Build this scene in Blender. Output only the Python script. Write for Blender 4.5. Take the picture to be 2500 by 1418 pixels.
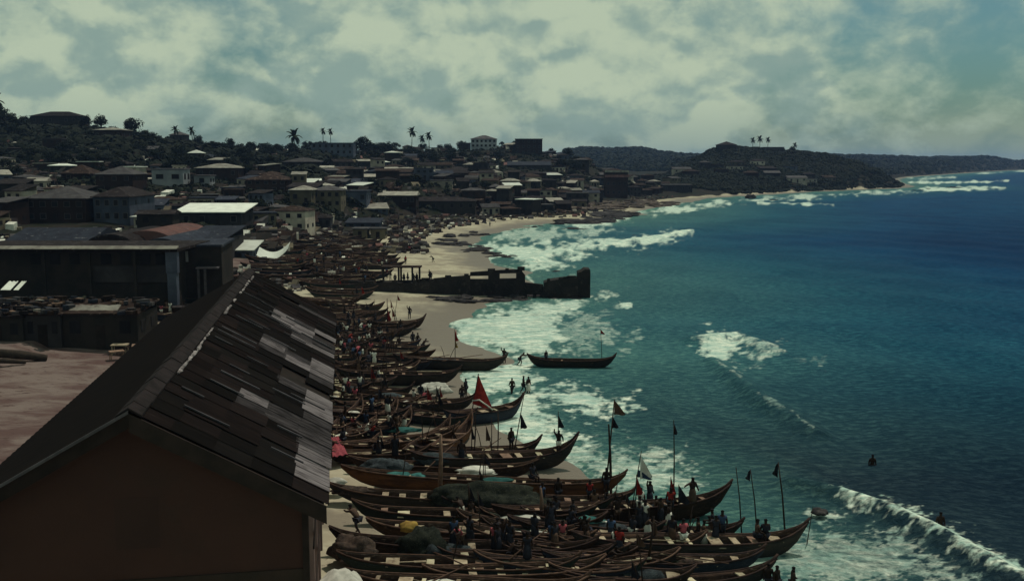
import bpy, bmesh, math, random
import numpy as np
from mathutils import Vector, Matrix, noise as mn
random.seed(7); np.random.seed(7)
R = math.radians
D = bpy.data
SC = bpy.context.scene
COL = SC.collection
for o in list(D.objects): D.objects.remove(o)

# ------------------------------------------------------------------ camera
F = 2431.0; CX = 1250.0; CY = 709.0; HOR = 392.0; CAMZ = 22.0
PITCH = math.atan((CY - HOR) / F)
cam = D.cameras.new('camera'); cam.lens = 35.0; cam.sensor_width = 36.0
cam.clip_start = 0.5; cam.clip_end = 30000
co = D.objects.new('camera', cam); COL.objects.link(co)
co.location = (0, 0, CAMZ); co.rotation_euler = (math.pi / 2 - PITCH, 0, 0)
SC.camera = co

# ------------------------------------------------------------------ world, sun, exposure
SUN_EL, SUN_AZ = 66.0, 38.0          # azimuth clockwise from straight ahead
SC.view_settings.view_transform = 'Standard'; SC.view_settings.look = 'None'
SC.view_settings.gamma = 1.0
SC.view_settings.exposure = -0.75
W = D.worlds.new('World'); SC.world = W; W.use_nodes = True
def pdir(px, py):
    u = (px - CX) / F; v = (CY - py) / F
    c, s = math.cos(PITCH), math.sin(PITCH)
    return Vector((u, c + v * s, -s + v * c))

class NT:
    """tiny node-tree helper"""
    def __init__(s, tree): s.t = tree; s.n = tree.nodes; s.l = tree.links
    def new(s, kind, **kw):
        nd = s.n.new(kind)
        for k, v in kw.items(): setattr(nd, k, v)
        return nd
    def put(s, sock, v):
        if isinstance(v, bpy.types.NodeSocket): s.l.new(v, sock)
        elif isinstance(v, (tuple, list)) and len(v) == 3 and sock.type == 'RGBA': sock.default_value = (*v, 1)
        else: sock.default_value = v
    def math(s, op, a, b=0.0, c=None, clamp=False):
        nd = s.new('ShaderNodeMath', operation=op); nd.use_clamp = clamp
        s.put(nd.inputs[0], a); s.put(nd.inputs[1], b)
        if c is not None: s.put(nd.inputs[2], c)
        return nd.outputs[0]
    def vmath(s, op, a, b=(0, 0, 0)):
        nd = s.new('ShaderNodeVectorMath', operation=op)
        s.put(nd.inputs[0], a)
        if op == 'SCALE': s.put(nd.inputs[3], b)
        else: s.put(nd.inputs[1], b)
        return nd.outputs[1] if op in ('LENGTH', 'DOT_PRODUCT', 'DISTANCE') else nd.outputs[0]
    def mix(s, f, a, b, mode='MIX'):
        nd = s.new('ShaderNodeMix', data_type='RGBA', blend_type=mode)
        s.put(nd.inputs[0], f); s.put(nd.inputs[6], a); s.put(nd.inputs[7], b)
        return nd.outputs[2]
    def noise(s, vec, scale, detail=5, rough=.55, dist=0.0):
        nd = s.new('ShaderNodeTexNoise'); 
        if vec is not None: s.l.new(vec, nd.inputs['Vector'])
        nd.inputs['Scale'].default_value = scale; nd.inputs['Detail'].default_value = detail
        nd.inputs['Roughness'].default_value = rough; nd.inputs['Distortion'].default_value = dist
        return nd.outputs['Fac']
    def ss(s, x, lo, hi, a=0.0, b=1.0):
        nd = s.new('ShaderNodeMapRange', interpolation_type='SMOOTHSTEP')
        s.put(nd.inputs[0], x); nd.inputs[1].default_value = lo; nd.inputs[2].default_value = hi
        nd.inputs[3].default_value = a; nd.inputs[4].default_value = b
        return nd.outputs[0]

w = NT(W.node_tree); w.n.clear()
tc = w.new('ShaderNodeTexCoord').outputs['Generated']
sky = w.new('ShaderNodeTexSky', sky_type='NISHITA'); sky.sun_disc = False
sky.sun_elevation = R(SUN_EL); sky.sun_rotation = R(SUN_AZ)
sky.dust_density = 2.0; sky.air_density = 1.0; sky.ozone_density = 1.5
bg_sky = w.new('ShaderNodeBackground')
# aged colour print: blue turns to teal
w.put(bg_sky.inputs[0], w.mix(1.0, sky.outputs[0], (0.58, 0.97, 0.90), 'MULTIPLY'))
bg_sky.inputs[1].default_value = 0.085
ZS = 1.45
sv = w.vmath('MULTIPLY', tc, (1, 1, ZS))
n_big = w.noise(sv, 4.6, 3, .5, .2)
n_mid = w.noise(sv, 15.0, 9, .60, .12)
wob = w.new('ShaderNodeTexNoise'); w.l.new(sv, wob.inputs['Vector']); wob.inputs['Scale'].default_value = 14.0; wob.inputs['Detail'].default_value = 4
wobv = w.vmath('SCALE', w.vmath('SUBTRACT', wob.outputs['Color'], (.5, .5, .5)), .10)
def relief(v):
    """billowing cloud height: fine noise plus rounded puffs of two sizes"""
    v2 = w.vmath('ADD', v, wobv); h = w.math('MULTIPLY', w.noise(v, 15.0, 9, .62, .12), .62)
    for sc, am in ((10.0, .50), (22.0, .28)):
        vo = w.new('ShaderNodeTexVoronoi', feature='F1'); w.l.new(v2, vo.inputs['Vector']); vo.inputs['Scale'].default_value = sc
        h = w.math('SUBTRACT', h, w.math('MULTIPLY', vo.outputs['Distance'], am))
    return h
dens = w.math('ADD', w.math('MULTIPLY', n_big, .55), w.math('MULTIPLY', n_mid, .55))
def blob(px, py, rx, amp):
    d0 = pdir(px, py).normalized(); d0 = Vector((d0.x, d0.y, d0.z * ZS))
    dd = w.vmath('DISTANCE', sv, tuple(d0))
    return w.math('MULTIPLY', w.ss(dd, rx, 0.0), amp)
for b in ((900, 200, .22, .14), (300, 200, .22, .12), (1560, 130, .20, .15), (1700, 260, .16, .10), (1300, 60, .14, .10), (2060, 230, .08, .08),
          (620, 95, .055, -.11), (1240, 205, .07, -.10), (2330, 120, .22, -.09), (2450, 330, .16, -.05), (80, 20, .10, -.06), (2200, 30, .15, -.06)):
    dens = w.math('ADD', dens, blob(*b))
cover = w.ss(dens, .37, .66)
# cloud body shading: difference of the density towards the sun gives lit tops and grey bellies
lit = w.math('SUBTRACT', relief(sv), relief(w.vmath('ADD', sv, (0.006, 0.0, 0.024))))
sv3 = w.vmath('ADD', sv, (0.015, 0.0, 0.09))
lit2 = w.math('SUBTRACT', n_big, w.noise(sv3, 4.6, 3, .5, .2))
litf = w.ss(w.math('ADD', lit, w.math('MULTIPLY', lit2, .7)), -.19, .13)
ccol = w.mix(litf, (.375, .53, .465), (.68, .81, .60))
sepd = w.new('ShaderNodeSeparateXYZ'); w.l.new(tc, sepd.inputs[0])
lowh = w.ss(sepd.outputs[2], .07, .0)                      # haze thickens towards the horizon
ccol = w.mix(w.math('MULTIPLY', lowh, .55), ccol, (.27, .40, .385))
bg_c = w.new('ShaderNodeBackground'); w.put(bg_c.inputs[0], ccol); bg_c.inputs[1].default_value = 1.12
mx = w.new('ShaderNodeMixShader'); w.put(mx.inputs[0], w.math('MAXIMUM', cover, w.math('MULTIPLY', lowh, .75)))
w.l.new(bg_sky.outputs[0], mx.inputs[1]); w.l.new(bg_c.outputs[0], mx.inputs[2])
wo = w.new('ShaderNodeOutputWorld'); w.l.new(mx.outputs[0], wo.inputs[0])

sl = D.lights.new('sun', 'SUN'); sl.energy = 3.9; sl.angle = R(0.6); sl.color = (1.0, .93, .80)
so = D.objects.new('sun', sl); COL.objects.link(so)
sd = Vector((math.sin(R(SUN_AZ)) * math.cos(R(SUN_EL)), math.cos(R(SUN_AZ)) * math.cos(R(SUN_EL)), math.sin(R(SUN_EL))))
so.rotation_euler = sd.to_track_quat('Z', 'Y').to_euler()

# ------------------------------------------------------------------ materials
def mat(name, c1, c2=None, scale=1.5, rough=.85, bump=.0, bscale=12, stretch=(1, 1, 1), spec=.25, c3=None, s3=8, t3=(.55, .7), metal=0, var=.28):
    m = D.materials.new(name); m.use_nodes = True; q = NT(m.node_tree)
    bs = q.n['Principled BSDF']
    g = q.new('ShaderNodeTexCoord').outputs['Object']
    oi = q.new('ShaderNodeObjectInfo').outputs['Random']
    cb = q.new('ShaderNodeCombineXYZ'); q.l.new(q.math('MULTIPLY', oi, 37.0), cb.inputs[0]); q.l.new(q.math('MULTIPLY', oi, 91.0), cb.inputs[1])
    v = q.vmath('ADD', q.vmath('MULTIPLY', g, stretch), cb.outputs[0])
    c2 = c2 or tuple(x * .6 for x in c1)
    f = q.ss(q.noise(v, scale, 6, .6), .35, .65)
    col = q.mix(f, c1, c2)
    if c3: col = q.mix(q.ss(q.noise(v, s3, 4, .65), *t3), col, c3)
    vv = q.math('ADD', q.math('MULTIPLY', oi, 2 * var), 1 - var); cv = q.new('ShaderNodeCombineXYZ')
    for i_ in range(3): q.l.new(vv, cv.inputs[i_])
    col = q.mix(1.0, col, cv.outputs[0], 'MULTIPLY')
    q.put(bs.inputs['Base Color'], col)
    bs.inputs['Roughness'].default_value = rough
    bs.inputs['Specular IOR Level'].default_value = spec
    bs.inputs['Metallic'].default_value = metal; bs.inputs['IOR'].default_value = 1.04 if spec < .05 else 1.2
    if bump:
        b = q.new('ShaderNodeBump'); b.inputs['Strength'].default_value = bump; b.inputs['Distance'].default_value = .1
        q.put(b.inputs['Height'], q.noise(v, bscale, 5, .6)); q.l.new(b.outputs[0], bs.inputs['Normal'])
    return m
M = {}
M['hull_black'] = mat('hull_black', (.018, .017, .016), (.035, .028, .022), 1.2, .7, .3, 9, (.4, 2, 2), c3=(.06, .045, .035))
M['hull_brown'] = mat('hull_brown', (0.0384, 0.0216, 0.0133), (0.0192, 0.0126, 0.0095), 1.2, .7, .3, 9, (.4, 2, 2), c3=(.10, .06, .04))
M['hull_green'] = mat('hull_green', (.022, .030, .024), (.018, .020, .018), 1.2, .7, .3, 9, (.4, 2, 2), c3=(.05, .05, .04))
M['hull_blue'] = mat('hull_blue', (.025, .030, .045), (.018, .020, .026), 1.2, .7, .3, 9, (.4, 2, 2), c3=(.05, .05, .055))
M['hull_orange'] = mat('hull_orange', (.13, .055, .022), (.055, .025, .014), 1.2, .7, .3, 9, (.4, 2, 2), c3=(.03, .02, .015))
M['inside'] = mat('inside', (.075, .045, .032), (.035, .022, .018), 1.5, .9, .4, 8, (.6, 2, 2), c3=(.16, .11, .08), s3=5)
M['rail_wood'] = mat('rail_wood', (0.0997, 0.0590, 0.0420), (0.0466, 0.0280, 0.0210), 2, .8)
M['rail_dark'] = mat('rail_dark', (.06, .035, .028), (.03, .02, .018), 2, .8)
M['plank_pale'] = mat('plank_pale', (0.3840, 0.3168, 0.2208), (0.2400, 0.1824, 0.1248), 2, .85, .2, 10, c3=(.12, .08, .06), s3=3)
M['plank_brown'] = mat('plank_brown', (.22, .14, .10), (.12, .075, .055), 2, .85, .2, 10)
M['plank_cream'] = mat('plank_cream', (.50, .45, .30), (.36, .31, .21), 2, .85, .2, 10)
M['skin'] = mat('skin', (.035, .020, .014), (.025, .015, .011), 3, .55, spec=.4)
M['hair'] = mat('hair', (.008, .007, .007), (.012, .01, .01), 5, .95)
M['cloth_dark'] = mat('cloth_dark', (.03, .03, .04), (.02, .02, .025), 4, .95)
M['cloth_red'] = mat('cloth_red', (.28, .03, .022), (.16, .018, .015), 3, .95)
M['cloth_white'] = mat('cloth_white', (.62, .60, .52), (.45, .44, .38), 3, .95)
M['cloth_blue'] = mat('cloth_blue', (.05, .08, .15), (.03, .05, .09), 3, .95)
M['cloth_brown'] = mat('cloth_brown', (.11, .065, .045), (.06, .04, .03), 3, .95)
M['cloth_yellow'] = mat('cloth_yellow', (.42, .28, .07), (.28, .17, .05), 3, .95)
M['cloth_pink'] = mat('cloth_pink', (.38, .09, .10), (.24, .05, .07), 3, .95)
M['cloth_teal'] = mat('cloth_teal', (0.0420, 0.1320, 0.1200), (0.0210, 0.0720, 0.0690), 2, .95, .6, 5)
M['net_green'] = mat('net_green', (0.0360, 0.0400, 0.0304), (0.0160, 0.0192, 0.0160), 3, 1, 1, 30, c3=(.09, .085, .06), s3=14)
M['net_blue'] = mat('net_blue', (.06, .075, .08), (.03, .035, .04), 3, 1, 1, 30, c3=(.11, .12, .12), s3=14)
M['net_brown'] = mat('net_brown', (.10, .07, .055), (.04, .03, .026), 3, 1, 1, 30, c3=(.15, .12, .10), s3=14)
M['pole'] = mat('pole', (.045, .03, .022), (.03, .02, .016), 3, .8)
M['rock'] = mat('rock', (.040, .036, .036), (.022, .020, .022), .7, .75, .8, 2.5, c3=(.085, .075, .07), s3=1.6)
M['rock_brown'] = mat('rock_brown', (.11, .085, .07), (.05, .04, .036), .5, .85, .8, 2.5, c3=(.18, .15, .12), s3=1.6)
M['ruin'] = mat('ruin', (.022, .020, .020), (.035, .030, .028), .5, .95, .8, 3, c3=(.06, .05, .045), s3=1.2)
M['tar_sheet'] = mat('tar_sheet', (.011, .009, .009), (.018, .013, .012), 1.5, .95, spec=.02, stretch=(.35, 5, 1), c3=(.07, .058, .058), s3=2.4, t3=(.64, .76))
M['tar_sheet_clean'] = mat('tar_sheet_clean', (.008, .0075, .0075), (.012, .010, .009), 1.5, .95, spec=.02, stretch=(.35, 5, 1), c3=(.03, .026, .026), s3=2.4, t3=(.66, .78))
M['grey_sheet'] = mat('grey_sheet', (0.2050, 0.1795, 0.1823), (0.1056, 0.0898, 0.0936), 1.3, .85, stretch=(.35, 5, 1), c3=(.030, .024, .024), s3=2.2, t3=(.50, .66), var=.2)
M['grey_sheet_dull'] = mat('grey_sheet_dull', (.062, .054, .056), (.028, .024, .025), 1.3, .85, stretch=(.35, 5, 1), c3=(.013, .011, .011), s3=2.2, t3=(.46, .60), var=.2)
M['ridge_cap'] = mat('ridge_cap', (0.0216, 0.0162, 0.0162), (0.0120, 0.0096, 0.0096), 1.5, .9, .6, 5)
M['mortar'] = mat('mortar', (.30, .27, .26), (.12, .10, .10), 2, .9, .6, 5)
M['gable_brown'] = mat('gable_brown', (0.0574, 0.0304, 0.0240), (0.0459, 0.0248, 0.0208), .18, .95, .4, 3, c3=(.046, .028, .023), s3=.5, t3=(.50, .75), var=0)
M['gable_mid'] = mat('gable_mid', (.040, .023, .019), (.034, .020, .017), .3, .95, .4, 3)
M['gable_dark'] = mat('gable_dark', (.026, .022, .018), (.045, .030, .024), .3, .95, .4, 3)
M['pink_wall'] = mat('pink_wall', (.26, .18, .165), (.19, .13, .12), .4, .9, .4, 4)
M['board_dark'] = mat('board_dark', (.018, .014, .012), (.028, .02, .017), 1.5, .85)
M['trim_pale'] = mat('trim_pale', (.34, .31, .27), (.22, .19, .17), 1.5, .85)
M['trim_grey'] = mat('trim_grey', (.10, .09, .095), (.06, .055, .06), 1.5, .85)
M['wall_black'] = mat('wall_black', (.022, .020, .018), (.035, .028, .024), .4, .95, .3, 3)
M['wall_mud'] = mat('wall_mud', (0.035, 0.021, 0.016), (0.021, 0.013, 0.011), .3, .95, .3, 3)
M['wall_cream'] = mat('wall_cream', (0.130, 0.110, 0.075), (0.085, 0.070, 0.050), .3, .9, .3, 3)
M['wall_blue'] = mat('wall_blue', (0.078, 0.090, 0.120), (0.048, 0.054, 0.075), .3, .9, .3, 3)
M['wall_white'] = mat('wall_white', (0.300, 0.307, 0.315), (0.203, 0.210, 0.225), .3, .9, .3, 3)
M['wall_grey'] = mat('wall_grey', (0.049, 0.044, 0.044), (0.029, 0.026, 0.027), .3, .9, .3, 3)
M['wall_pale'] = mat('wall_pale', (.42, .37, .29), (.27, .23, .19), .3, .9, .3, 3)
M['roof_rust'] = mat('roof_rust', (0.036, 0.022, 0.017), (0.020, 0.013, 0.011), .6, .9, .5, 3, c3=(.14, .10, .085), s3=1.0)
M['roof_dark'] = mat('roof_dark', (0.020, 0.015, 0.015), (0.013, 0.010, 0.010), .6, .9, .5, 3, c3=(.07, .06, .06), s3=1.0)
M['roof_grey'] = mat('roof_grey', (0.078, 0.073, 0.073), (0.044, 0.040, 0.043), .6, .85, .5, 3, c3=(.06, .045, .04), s3=1.0)
M['roof_blue'] = mat('roof_blue', (0.033, 0.038, 0.051), (0.021, 0.022, 0.032), .6, .85, .5, 3, c3=(.16, .16, .17), s3=.8, t3=(.62, .70))
M['roof_pale'] = mat('roof_pale', (0.304, 0.288, 0.240), (0.184, 0.168, 0.144), .5, .8, .5, 3, c3=(.14, .11, .10), s3=.8)
M['roof_white'] = mat('roof_white', (.62, .64, .56), (.52, .53, .47), .5, .7, .2, 3)
M['roof_red'] = mat('roof_red', (.17, .085, .075), (.11, .06, .055), .5, .9, .5, 3, c3=(.22, .15, .14), s3=1.0)
M['opening'] = mat('opening', (.012, .011, .012), (.018, .016, .018), 1, .6)
M['frame'] = mat('frame', (.10, .09, .085), (.07, .06, .055), 2, .8)
M['bark'] = mat('bark', (.05, .038, .03), (.03, .024, .02), 2, .95, .5, 8)
M['leaf_dark'] = mat('leaf_dark', (.011, .013, .009), (.017, .020, .013), .6, .8, spec=.2)
M['leaf_mid'] = mat('leaf_mid', (.018, .022, .014), (.012, .015, .010), .6, .8, spec=.2)
M['leaf_palm'] = mat('leaf_palm', (.022, .032, .014), (.016, .022, .012), 1, .7, spec=.2)

# ------------------------------------------------------------------ numeric helpers
_tab = np.random.rand(256, 256)
def vnoise(x, y):
    xi = np.floor(x).astype(int); yi = np.floor(y).astype(int)
    fx = x - xi; fy = y - yi; fx = fx * fx * (3 - 2 * fx); fy = fy * fy * (3 - 2 * fy)
    a = _tab[xi % 256, yi % 256]; b = _tab[(xi + 1) % 256, yi % 256]
    c = _tab[xi % 256, (yi + 1) % 256]; d = _tab[(xi + 1) % 256, (yi + 1) % 256]
    return a * (1 - fx) * (1 - fy) + b * fx * (1 - fy) + c * (1 - fx) * fy + d * fx * fy
def fbm(x, y, oct=4):
    s = 0; a = .5
    for i in range(oct):
        s = s + a * vnoise(x * 2 ** i + 17.3 * i, y * 2 ** i + 9.1 * i); a *= .5
    return s / (1 - .5 ** oct)
def P(px, py, z=0.0):
    d = pdir(px, py); t = (z - CAMZ) / d.z
    return Vector((d.x * t, d.y * t, z))
def PY(px, py, Y):
    d = pdir(px, py); t = Y / d.y
    return Vector((d.x * t, Y, CAMZ + d.z * t))
def project(x, y, z):
    c, s = math.cos(PITCH), math.sin(PITCH)
    dz = z - CAMZ; dep = y * c - dz * s; v = y * s + dz * c
    return CX + F * x / dep, CY - F * v / dep
def seg_dist(x, y, pts, closed=False):
    best = np.full(np.shape(x), 1e9); n = len(pts)
    for i in range(n if closed else n - 1):
        ax, ay = pts[i][0], pts[i][1]; bx, by = pts[(i + 1) % n][0], pts[(i + 1) % n][1]
        dx, dy = bx - ax, by - ay; L = dx * dx + dy * dy + 1e-9
        t = np.clip(((x - ax) * dx + (y - ay) * dy) / L, 0, 1)
        best = np.minimum(best, np.hypot(x - ax - t * dx, y - ay - t * dy))
    return best
def inside(x, y, pts):
    r = np.zeros(np.shape(x), bool); n = len(pts); j = n - 1
    for i in range(n):
        xi, yi = pts[i][0], pts[i][1]; xj, yj = pts[j][0], pts[j][1]
        c = ((yi > y) != (yj > y)) & (x < (xj - xi) * (y - yi) / (yj - yi + 1e-12) + xi)
        r ^= c; j = i
    return r

shore_px = [(2300, 2300), (1900, 1700), (1690, 1418), (1620, 1320), (1570, 1265), (1470, 1190), (1380, 1140), (1290, 1095), (1215, 1060), (1180, 1010),
            (1150, 960), (1118, 920), (1180, 892), (1262, 878), (1180, 850), (1120, 832), (1090, 812), (1120, 785), (1150, 757), (1200, 742), (1290, 728), (1310, 700),
            (1285, 672), (1265, 655), (1180, 640), (1225, 622), (1150, 605), (1165, 590), (1200, 570), (1290, 553), (1350, 545), (1450, 545),
            (1560, 528), (1640, 502), (1700, 487), (1790, 481), (1900, 474), (2050, 466), (2160, 462), (2232, 459), (2225, 450), (2190, 441),
            (2215, 433), (2290, 428), (2400, 420), (2500, 414.5), (2700, 411)]
shore = [tuple(P(a, b, 0)[:2]) for a, b in shore_px]
for _ in range(2):
    shore = [shore[0]] + [tuple(a_ * t_ + b_ * (1 - t_) for a_, b_ in zip(p_, q_)) for p_, q_ in zip(shore[:-1], shore[1:]) for t_ in (.75, .25)] + [shore[-1]]
land = shore + [(3500, 4500), (-6000, 9000), (-6000, -200), (shore[0][0], -200)]
# hillside profiles: bearing column -> (distance, height) knots
def zz(py, Y): return PY(1250, py, Y).z
prof = {
    -900: [(0, 3), (150, 3), (300, 16), (450, 46), (600, 50), (5000, 40)],
    -200: [(0, 3), (150, 3), (210, 8), (290, zz(485, 290)), (370, zz(410, 370)), (440, zz(335, 440)), (490, zz(300, 490)), (700, 40), (5000, 30)],
    0: [(0, 3), (150, 3), (210, 8), (290, zz(485, 290)), (370, zz(410, 370)), (440, zz(340, 440)), (490, zz(302, 490)), (700, 40), (5000, 30)],
    250: [(0, 3), (150, 3), (210, 7), (290, zz(480, 290)), (370, zz(415, 370)), (440, zz(355, 440)), (490, zz(322, 490)), (700, 35), (5000, 30)],
    400: [(0, 3), (160, 3), (220, 6), (300, zz(478, 300)), (380, zz(425, 380)), (450, zz(375, 450)), (510, zz(350, 510)), (700, 28), (5000, 25)],
    700: [(0, 3), (190, 3), (240, 4.5), (320, zz(482, 320)), (400, zz(440, 400)), (480, zz(402, 480)), (560, zz(374, 560)), (700, 24), (5000, 20)],
    1000: [(0, 3), (220, 3), (270, 4.5), (340, zz(482, 340)), (430, zz(442, 430)), (540, zz(400, 540)), (640, zz(374, 640)), (800, 22), (5000, 15)],
    1250: [(0, 3), (300, 3), (350, 5.5), (420, zz(465, 420)), (520, zz(425, 520)), (600, zz(385, 600)), (660, zz(362, 660)), (800, 22), (5000, 15)],
    1400: [(0, 3), (360, 3), (400, 5.5), (470, zz(460, 470)), (560, zz(420, 560)), (650, zz(384, 650)), (760, 18), (1200, 15), (1700, zz(366, 1700)), (2500, 30)],
    1480: [(0, 3), (400, 3), (450, 5), (520, zz(455, 520)), (620, zz(418, 620)), (720, 10), (1200, 12), (1700, zz(366, 1700)), (2500, 30)],
    1560: [(0, 3), (450, 3), (500, 4), (640, zz(450, 640)), (760, 6), (1200, 12), (1700, zz(364, 1700)), (2500, 30)],
    1620: [(0, 3), (560, 3), (660, 5), (780, 7), (1200, 12), (1700, zz(376, 1700)), (2500, 30)],
    1670: [(0, 3), (600, 3), (700, 8), (850, zz(400, 850)), (1000, 14), (1700, zz(382, 1700)), (2500, 30)],
    1740: [(0, 3), (650, 3), (740, 13), (850, zz(371, 850)), (1000, 22), (1700, 26), (2500, 25)],
    1800: [(0, 3), (680, 3), (760, 16), (850, zz(364, 850)), (1000, 22), (1700, 26), (2500, 25)],
    1900: [(0, 3), (700, 3), (770, 16), (860, zz(368, 860)), (1000, 20), (1700, 24), (2500, 25)],
    2000: [(0, 3), (740, 3), (790, 12), (870, zz(380, 870)), (1000, 14), (1900, zz(383, 1900)), (3500, 25)],
    2080: [(0, 3), (760, 3), (800, 11), (870, zz(398, 870)), (1000, 8), (1900, zz(383, 1900)), (3500, 25)],
    2140: [(0, 3), (780, 3), (810, 12), (870, zz(414, 870)), (1000, 6), (1500, 8), (1900, zz(384, 1900)), (3500, 25)],
    2240: [(0, 3), (1000, 4), (1400, 9), (2000, zz(388, 2000)), (3500, 25)],
    2400: [(0, 3), (1500, 4), (1900, 12), (2200, zz(384, 2200)), (3500, 25)],
    2470: [(0, 3), (1900, 4), (2300, zz(396, 2300)), (3500, 20)],
    2600: [(0, 3), (2100, 3), (2500, zz(398, 2500)), (3500, 18)],
    2900: [(0, 3), (2100, 3), (2500, 14), (3500, 12)],
}
pk = sorted(prof)
def profile(x, y):
    b = 1250 + F * x / np.maximum(y, 5.0)
    zs = np.array([np.interp(y, [q[0] for q in prof[k]], [q[1] for q in prof[k]]) for k in pk])
    b = np.clip(b, pk[0], pk[-1] - 1e-3)
    i = np.clip(np.searchsorted(pk, b, side='right') - 1, 0, len(pk) - 2)
    k0 = np.array(pk)[i]; k1 = np.array(pk)[i + 1]; t = (b - k0) / (k1 - k0); t = t * t * (3 - 2 * t) * .5 + t * .5
    z0 = np.take_along_axis(zs, i[None], 0)[0]; z1 = np.take_along_axis(zs, (i + 1)[None], 0)[0]
    return z0 * (1 - t) + z1 * t
def sdist(x, y):
    d = seg_dist(x, y, shore)
    return np.where(inside(x, y, land), d, -d)
def height(x, y):
    x = np.asarray(x, float); y = np.asarray(y, float)
    sh = x.shape; x = x.ravel(); y = y.ravel()
    s = sdist(x, y)
    s = s + (fbm(x / 7, y / 7, 3) - .5) * 7 * np.clip(y / 200, .3, 3)
    ramp = np.where(s < 0, np.maximum(s * .06, -4), np.where(s < 45, s * .05, 2.25 + (s - 45) * .55))
    far = np.clip((y - 600) / 150, 0, 1)
    ramp2 = np.where(s < 0, np.maximum(s * .06, -4), np.where(s < 14, s * .05, .7 + (s - 14) * .75))
    ramp = ramp * (1 - far) + ramp2 * far
    p = profile(x, y)
    hill = np.clip((p - 5) / 8, 0, 1)
    p = p + hill * ((fbm(x / 45, y / 45, 4) - .5) * 6 + (fbm(x / 12 + 50, y / 12, 3) - .5) * 2.0)
    z = np.minimum(ramp, p)
    z = z + np.where((z > .25), (fbm(x / 2.2, y / 2.2, 3) - .5) * .22, 0) * (y < 330)
    return z.reshape(sh)
GRID = {}
def _lu(A, x, y):
    b = CX + F * x / max(y, 8.001); c_, r_ = GRID['c'], GRID['r']
    i = min(max(int(np.searchsorted(c_, b)) - 1, 0), len(c_) - 2); j = min(max(int(np.searchsorted(r_, y)) - 1, 0), len(r_) - 2)
    u = min(max((b - c_[i]) / (c_[i + 1] - c_[i]), 0), 1); v = min(max((y - r_[j]) / (r_[j + 1] - r_[j]), 0), 1)
    return float(A[j, i] * (1 - u) * (1 - v) + A[j, i + 1] * u * (1 - v) + A[j + 1, i] * (1 - u) * v + A[j + 1, i + 1] * u * v)
def gz(x, y): return _lu(GRID['z'], x, y)
def sd(x, y): return _lu(GRID['s'], x, y)
def hit(px, py, y0=150, y1=900):
    """first place where the sight line through a picture position meets the ground"""
    d = pdir(px, py); prev = None
    for Y in range(y0, y1, 2):
        t = Y / d.y
        if CAMZ + d.z * t <= gz(d.x * t, Y): return Vector((d.x * t, Y, gz(d.x * t, Y)))
    return None
def G(px, py, dz=0.0):
    """point on the ground (plus dz) that shows at a picture position"""
    z = 1.0
    for i in range(12):
        p = P(px, py, z + dz); z = .5 * z + .5 * gz(p.x, p.y)
    p = P(px, py, z + dz); return Vector((p.x, p.y, z))

def grid_mesh(name, X, Y, Z, attrs=None, m=None):
    r, c = X.shape; me = D.meshes.new(name)
    me.vertices.add(r * c); me.vertices.foreach_set('co', np.stack([X, Y, Z], -1).astype(np.float32).ravel())
    i = np.arange(r * c).reshape(r, c)
    q = np.stack([i[:-1, :-1], i[:-1, 1:], i[1:, 1:], i[1:, :-1]], -1).reshape(-1, 4)
    me.loops.add(q.size); me.loops.foreach_set('vertex_index', q.ravel().astype(np.int32))
    me.polygons.add(len(q)); me.polygons.foreach_set('loop_start', np.arange(0, q.size, 4, dtype=np.int32))
    me.polygons.foreach_set('use_smooth', np.ones(len(q), bool))
    for k, v in (attrs or {}).items():
        a = me.attributes.new(k, 'FLOAT', 'POINT'); a.data.foreach_set('value', v.astype(np.float32).ravel())
    me.update(calc_edges=True); me.validate()
    if m: me.materials.append(m)
    return me
def link(name, me, parent=None, **props):
    o = D.objects.new(name, me); COL.objects.link(o)
    if parent: o.parent = parent
    for k, v in props.items(): o[k] = v
    return o
def empty(name, loc, rz=0.0, label=None, cat=None, group=None, scale=None):
    o = D.objects.new(name, None); COL.objects.link(o); o.location = loc; o.rotation_euler = (0, 0, rz)
    o.empty_display_size = .2
    if scale: o.scale = scale
    tag(o, label, cat, group); return o
def tag(o, label=None, cat=None, group=None, kind=None):
    if label: o['label'] = label
    if cat: o['category'] = cat
    if group: o['group'] = group
    if kind: o['kind'] = kind
    return o

# ------------------------------------------------------------------ ground
cols = np.concatenate([np.linspace(-3500, -250, 60), np.linspace(-240, 2640, 640), np.linspace(2700, 5200, 30)])
rows = np.concatenate([np.linspace(8, 60, 40), 1 / np.linspace(1 / 61, 1 / 1000, 330), np.linspace(1010, 2600, 110), np.linspace(2650, 6000, 20)])
B, YY = np.meshgrid(cols, rows); XX = (B - CX) / F * YY
ZZ = height(XX, YY)
S_ = sdist(XX.ravel(), YY.ravel()).reshape(XX.shape)
GRID.update(c=cols, r=rows, z=ZZ, s=S_)
town = np.clip((profile(XX.ravel(), YY.ravel()).reshape(XX.shape) - 3.3) / 2.0, 0, 1)
thr = np.interp(YY, [0, 330, 480, 700], [38, 38, 16, 7]); front = np.clip((S_ - thr) / (thr * .4), 0, 1) * np.clip((YY - 190) / 40, 0, 1)
veg = np.maximum(town * np.clip((S_ - thr * .6) / 8, 0, 1), front)
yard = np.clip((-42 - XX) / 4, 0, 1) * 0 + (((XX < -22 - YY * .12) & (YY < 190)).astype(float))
gm = D.materials.new('ground'); gm.use_nodes = True; q = NT(gm.node_tree); bs = q.n['Principled BSDF']
geo = q.new('ShaderNodeNewGeometry'); pos = geo.outputs['Position']
sx = q.new('ShaderNodeSeparateXYZ'); q.l.new(pos, sx.inputs[0])
def attr(q, n):
    a = q.new('ShaderNodeAttribute'); a.attribute_name = n; return a.outputs['Fac']
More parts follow.
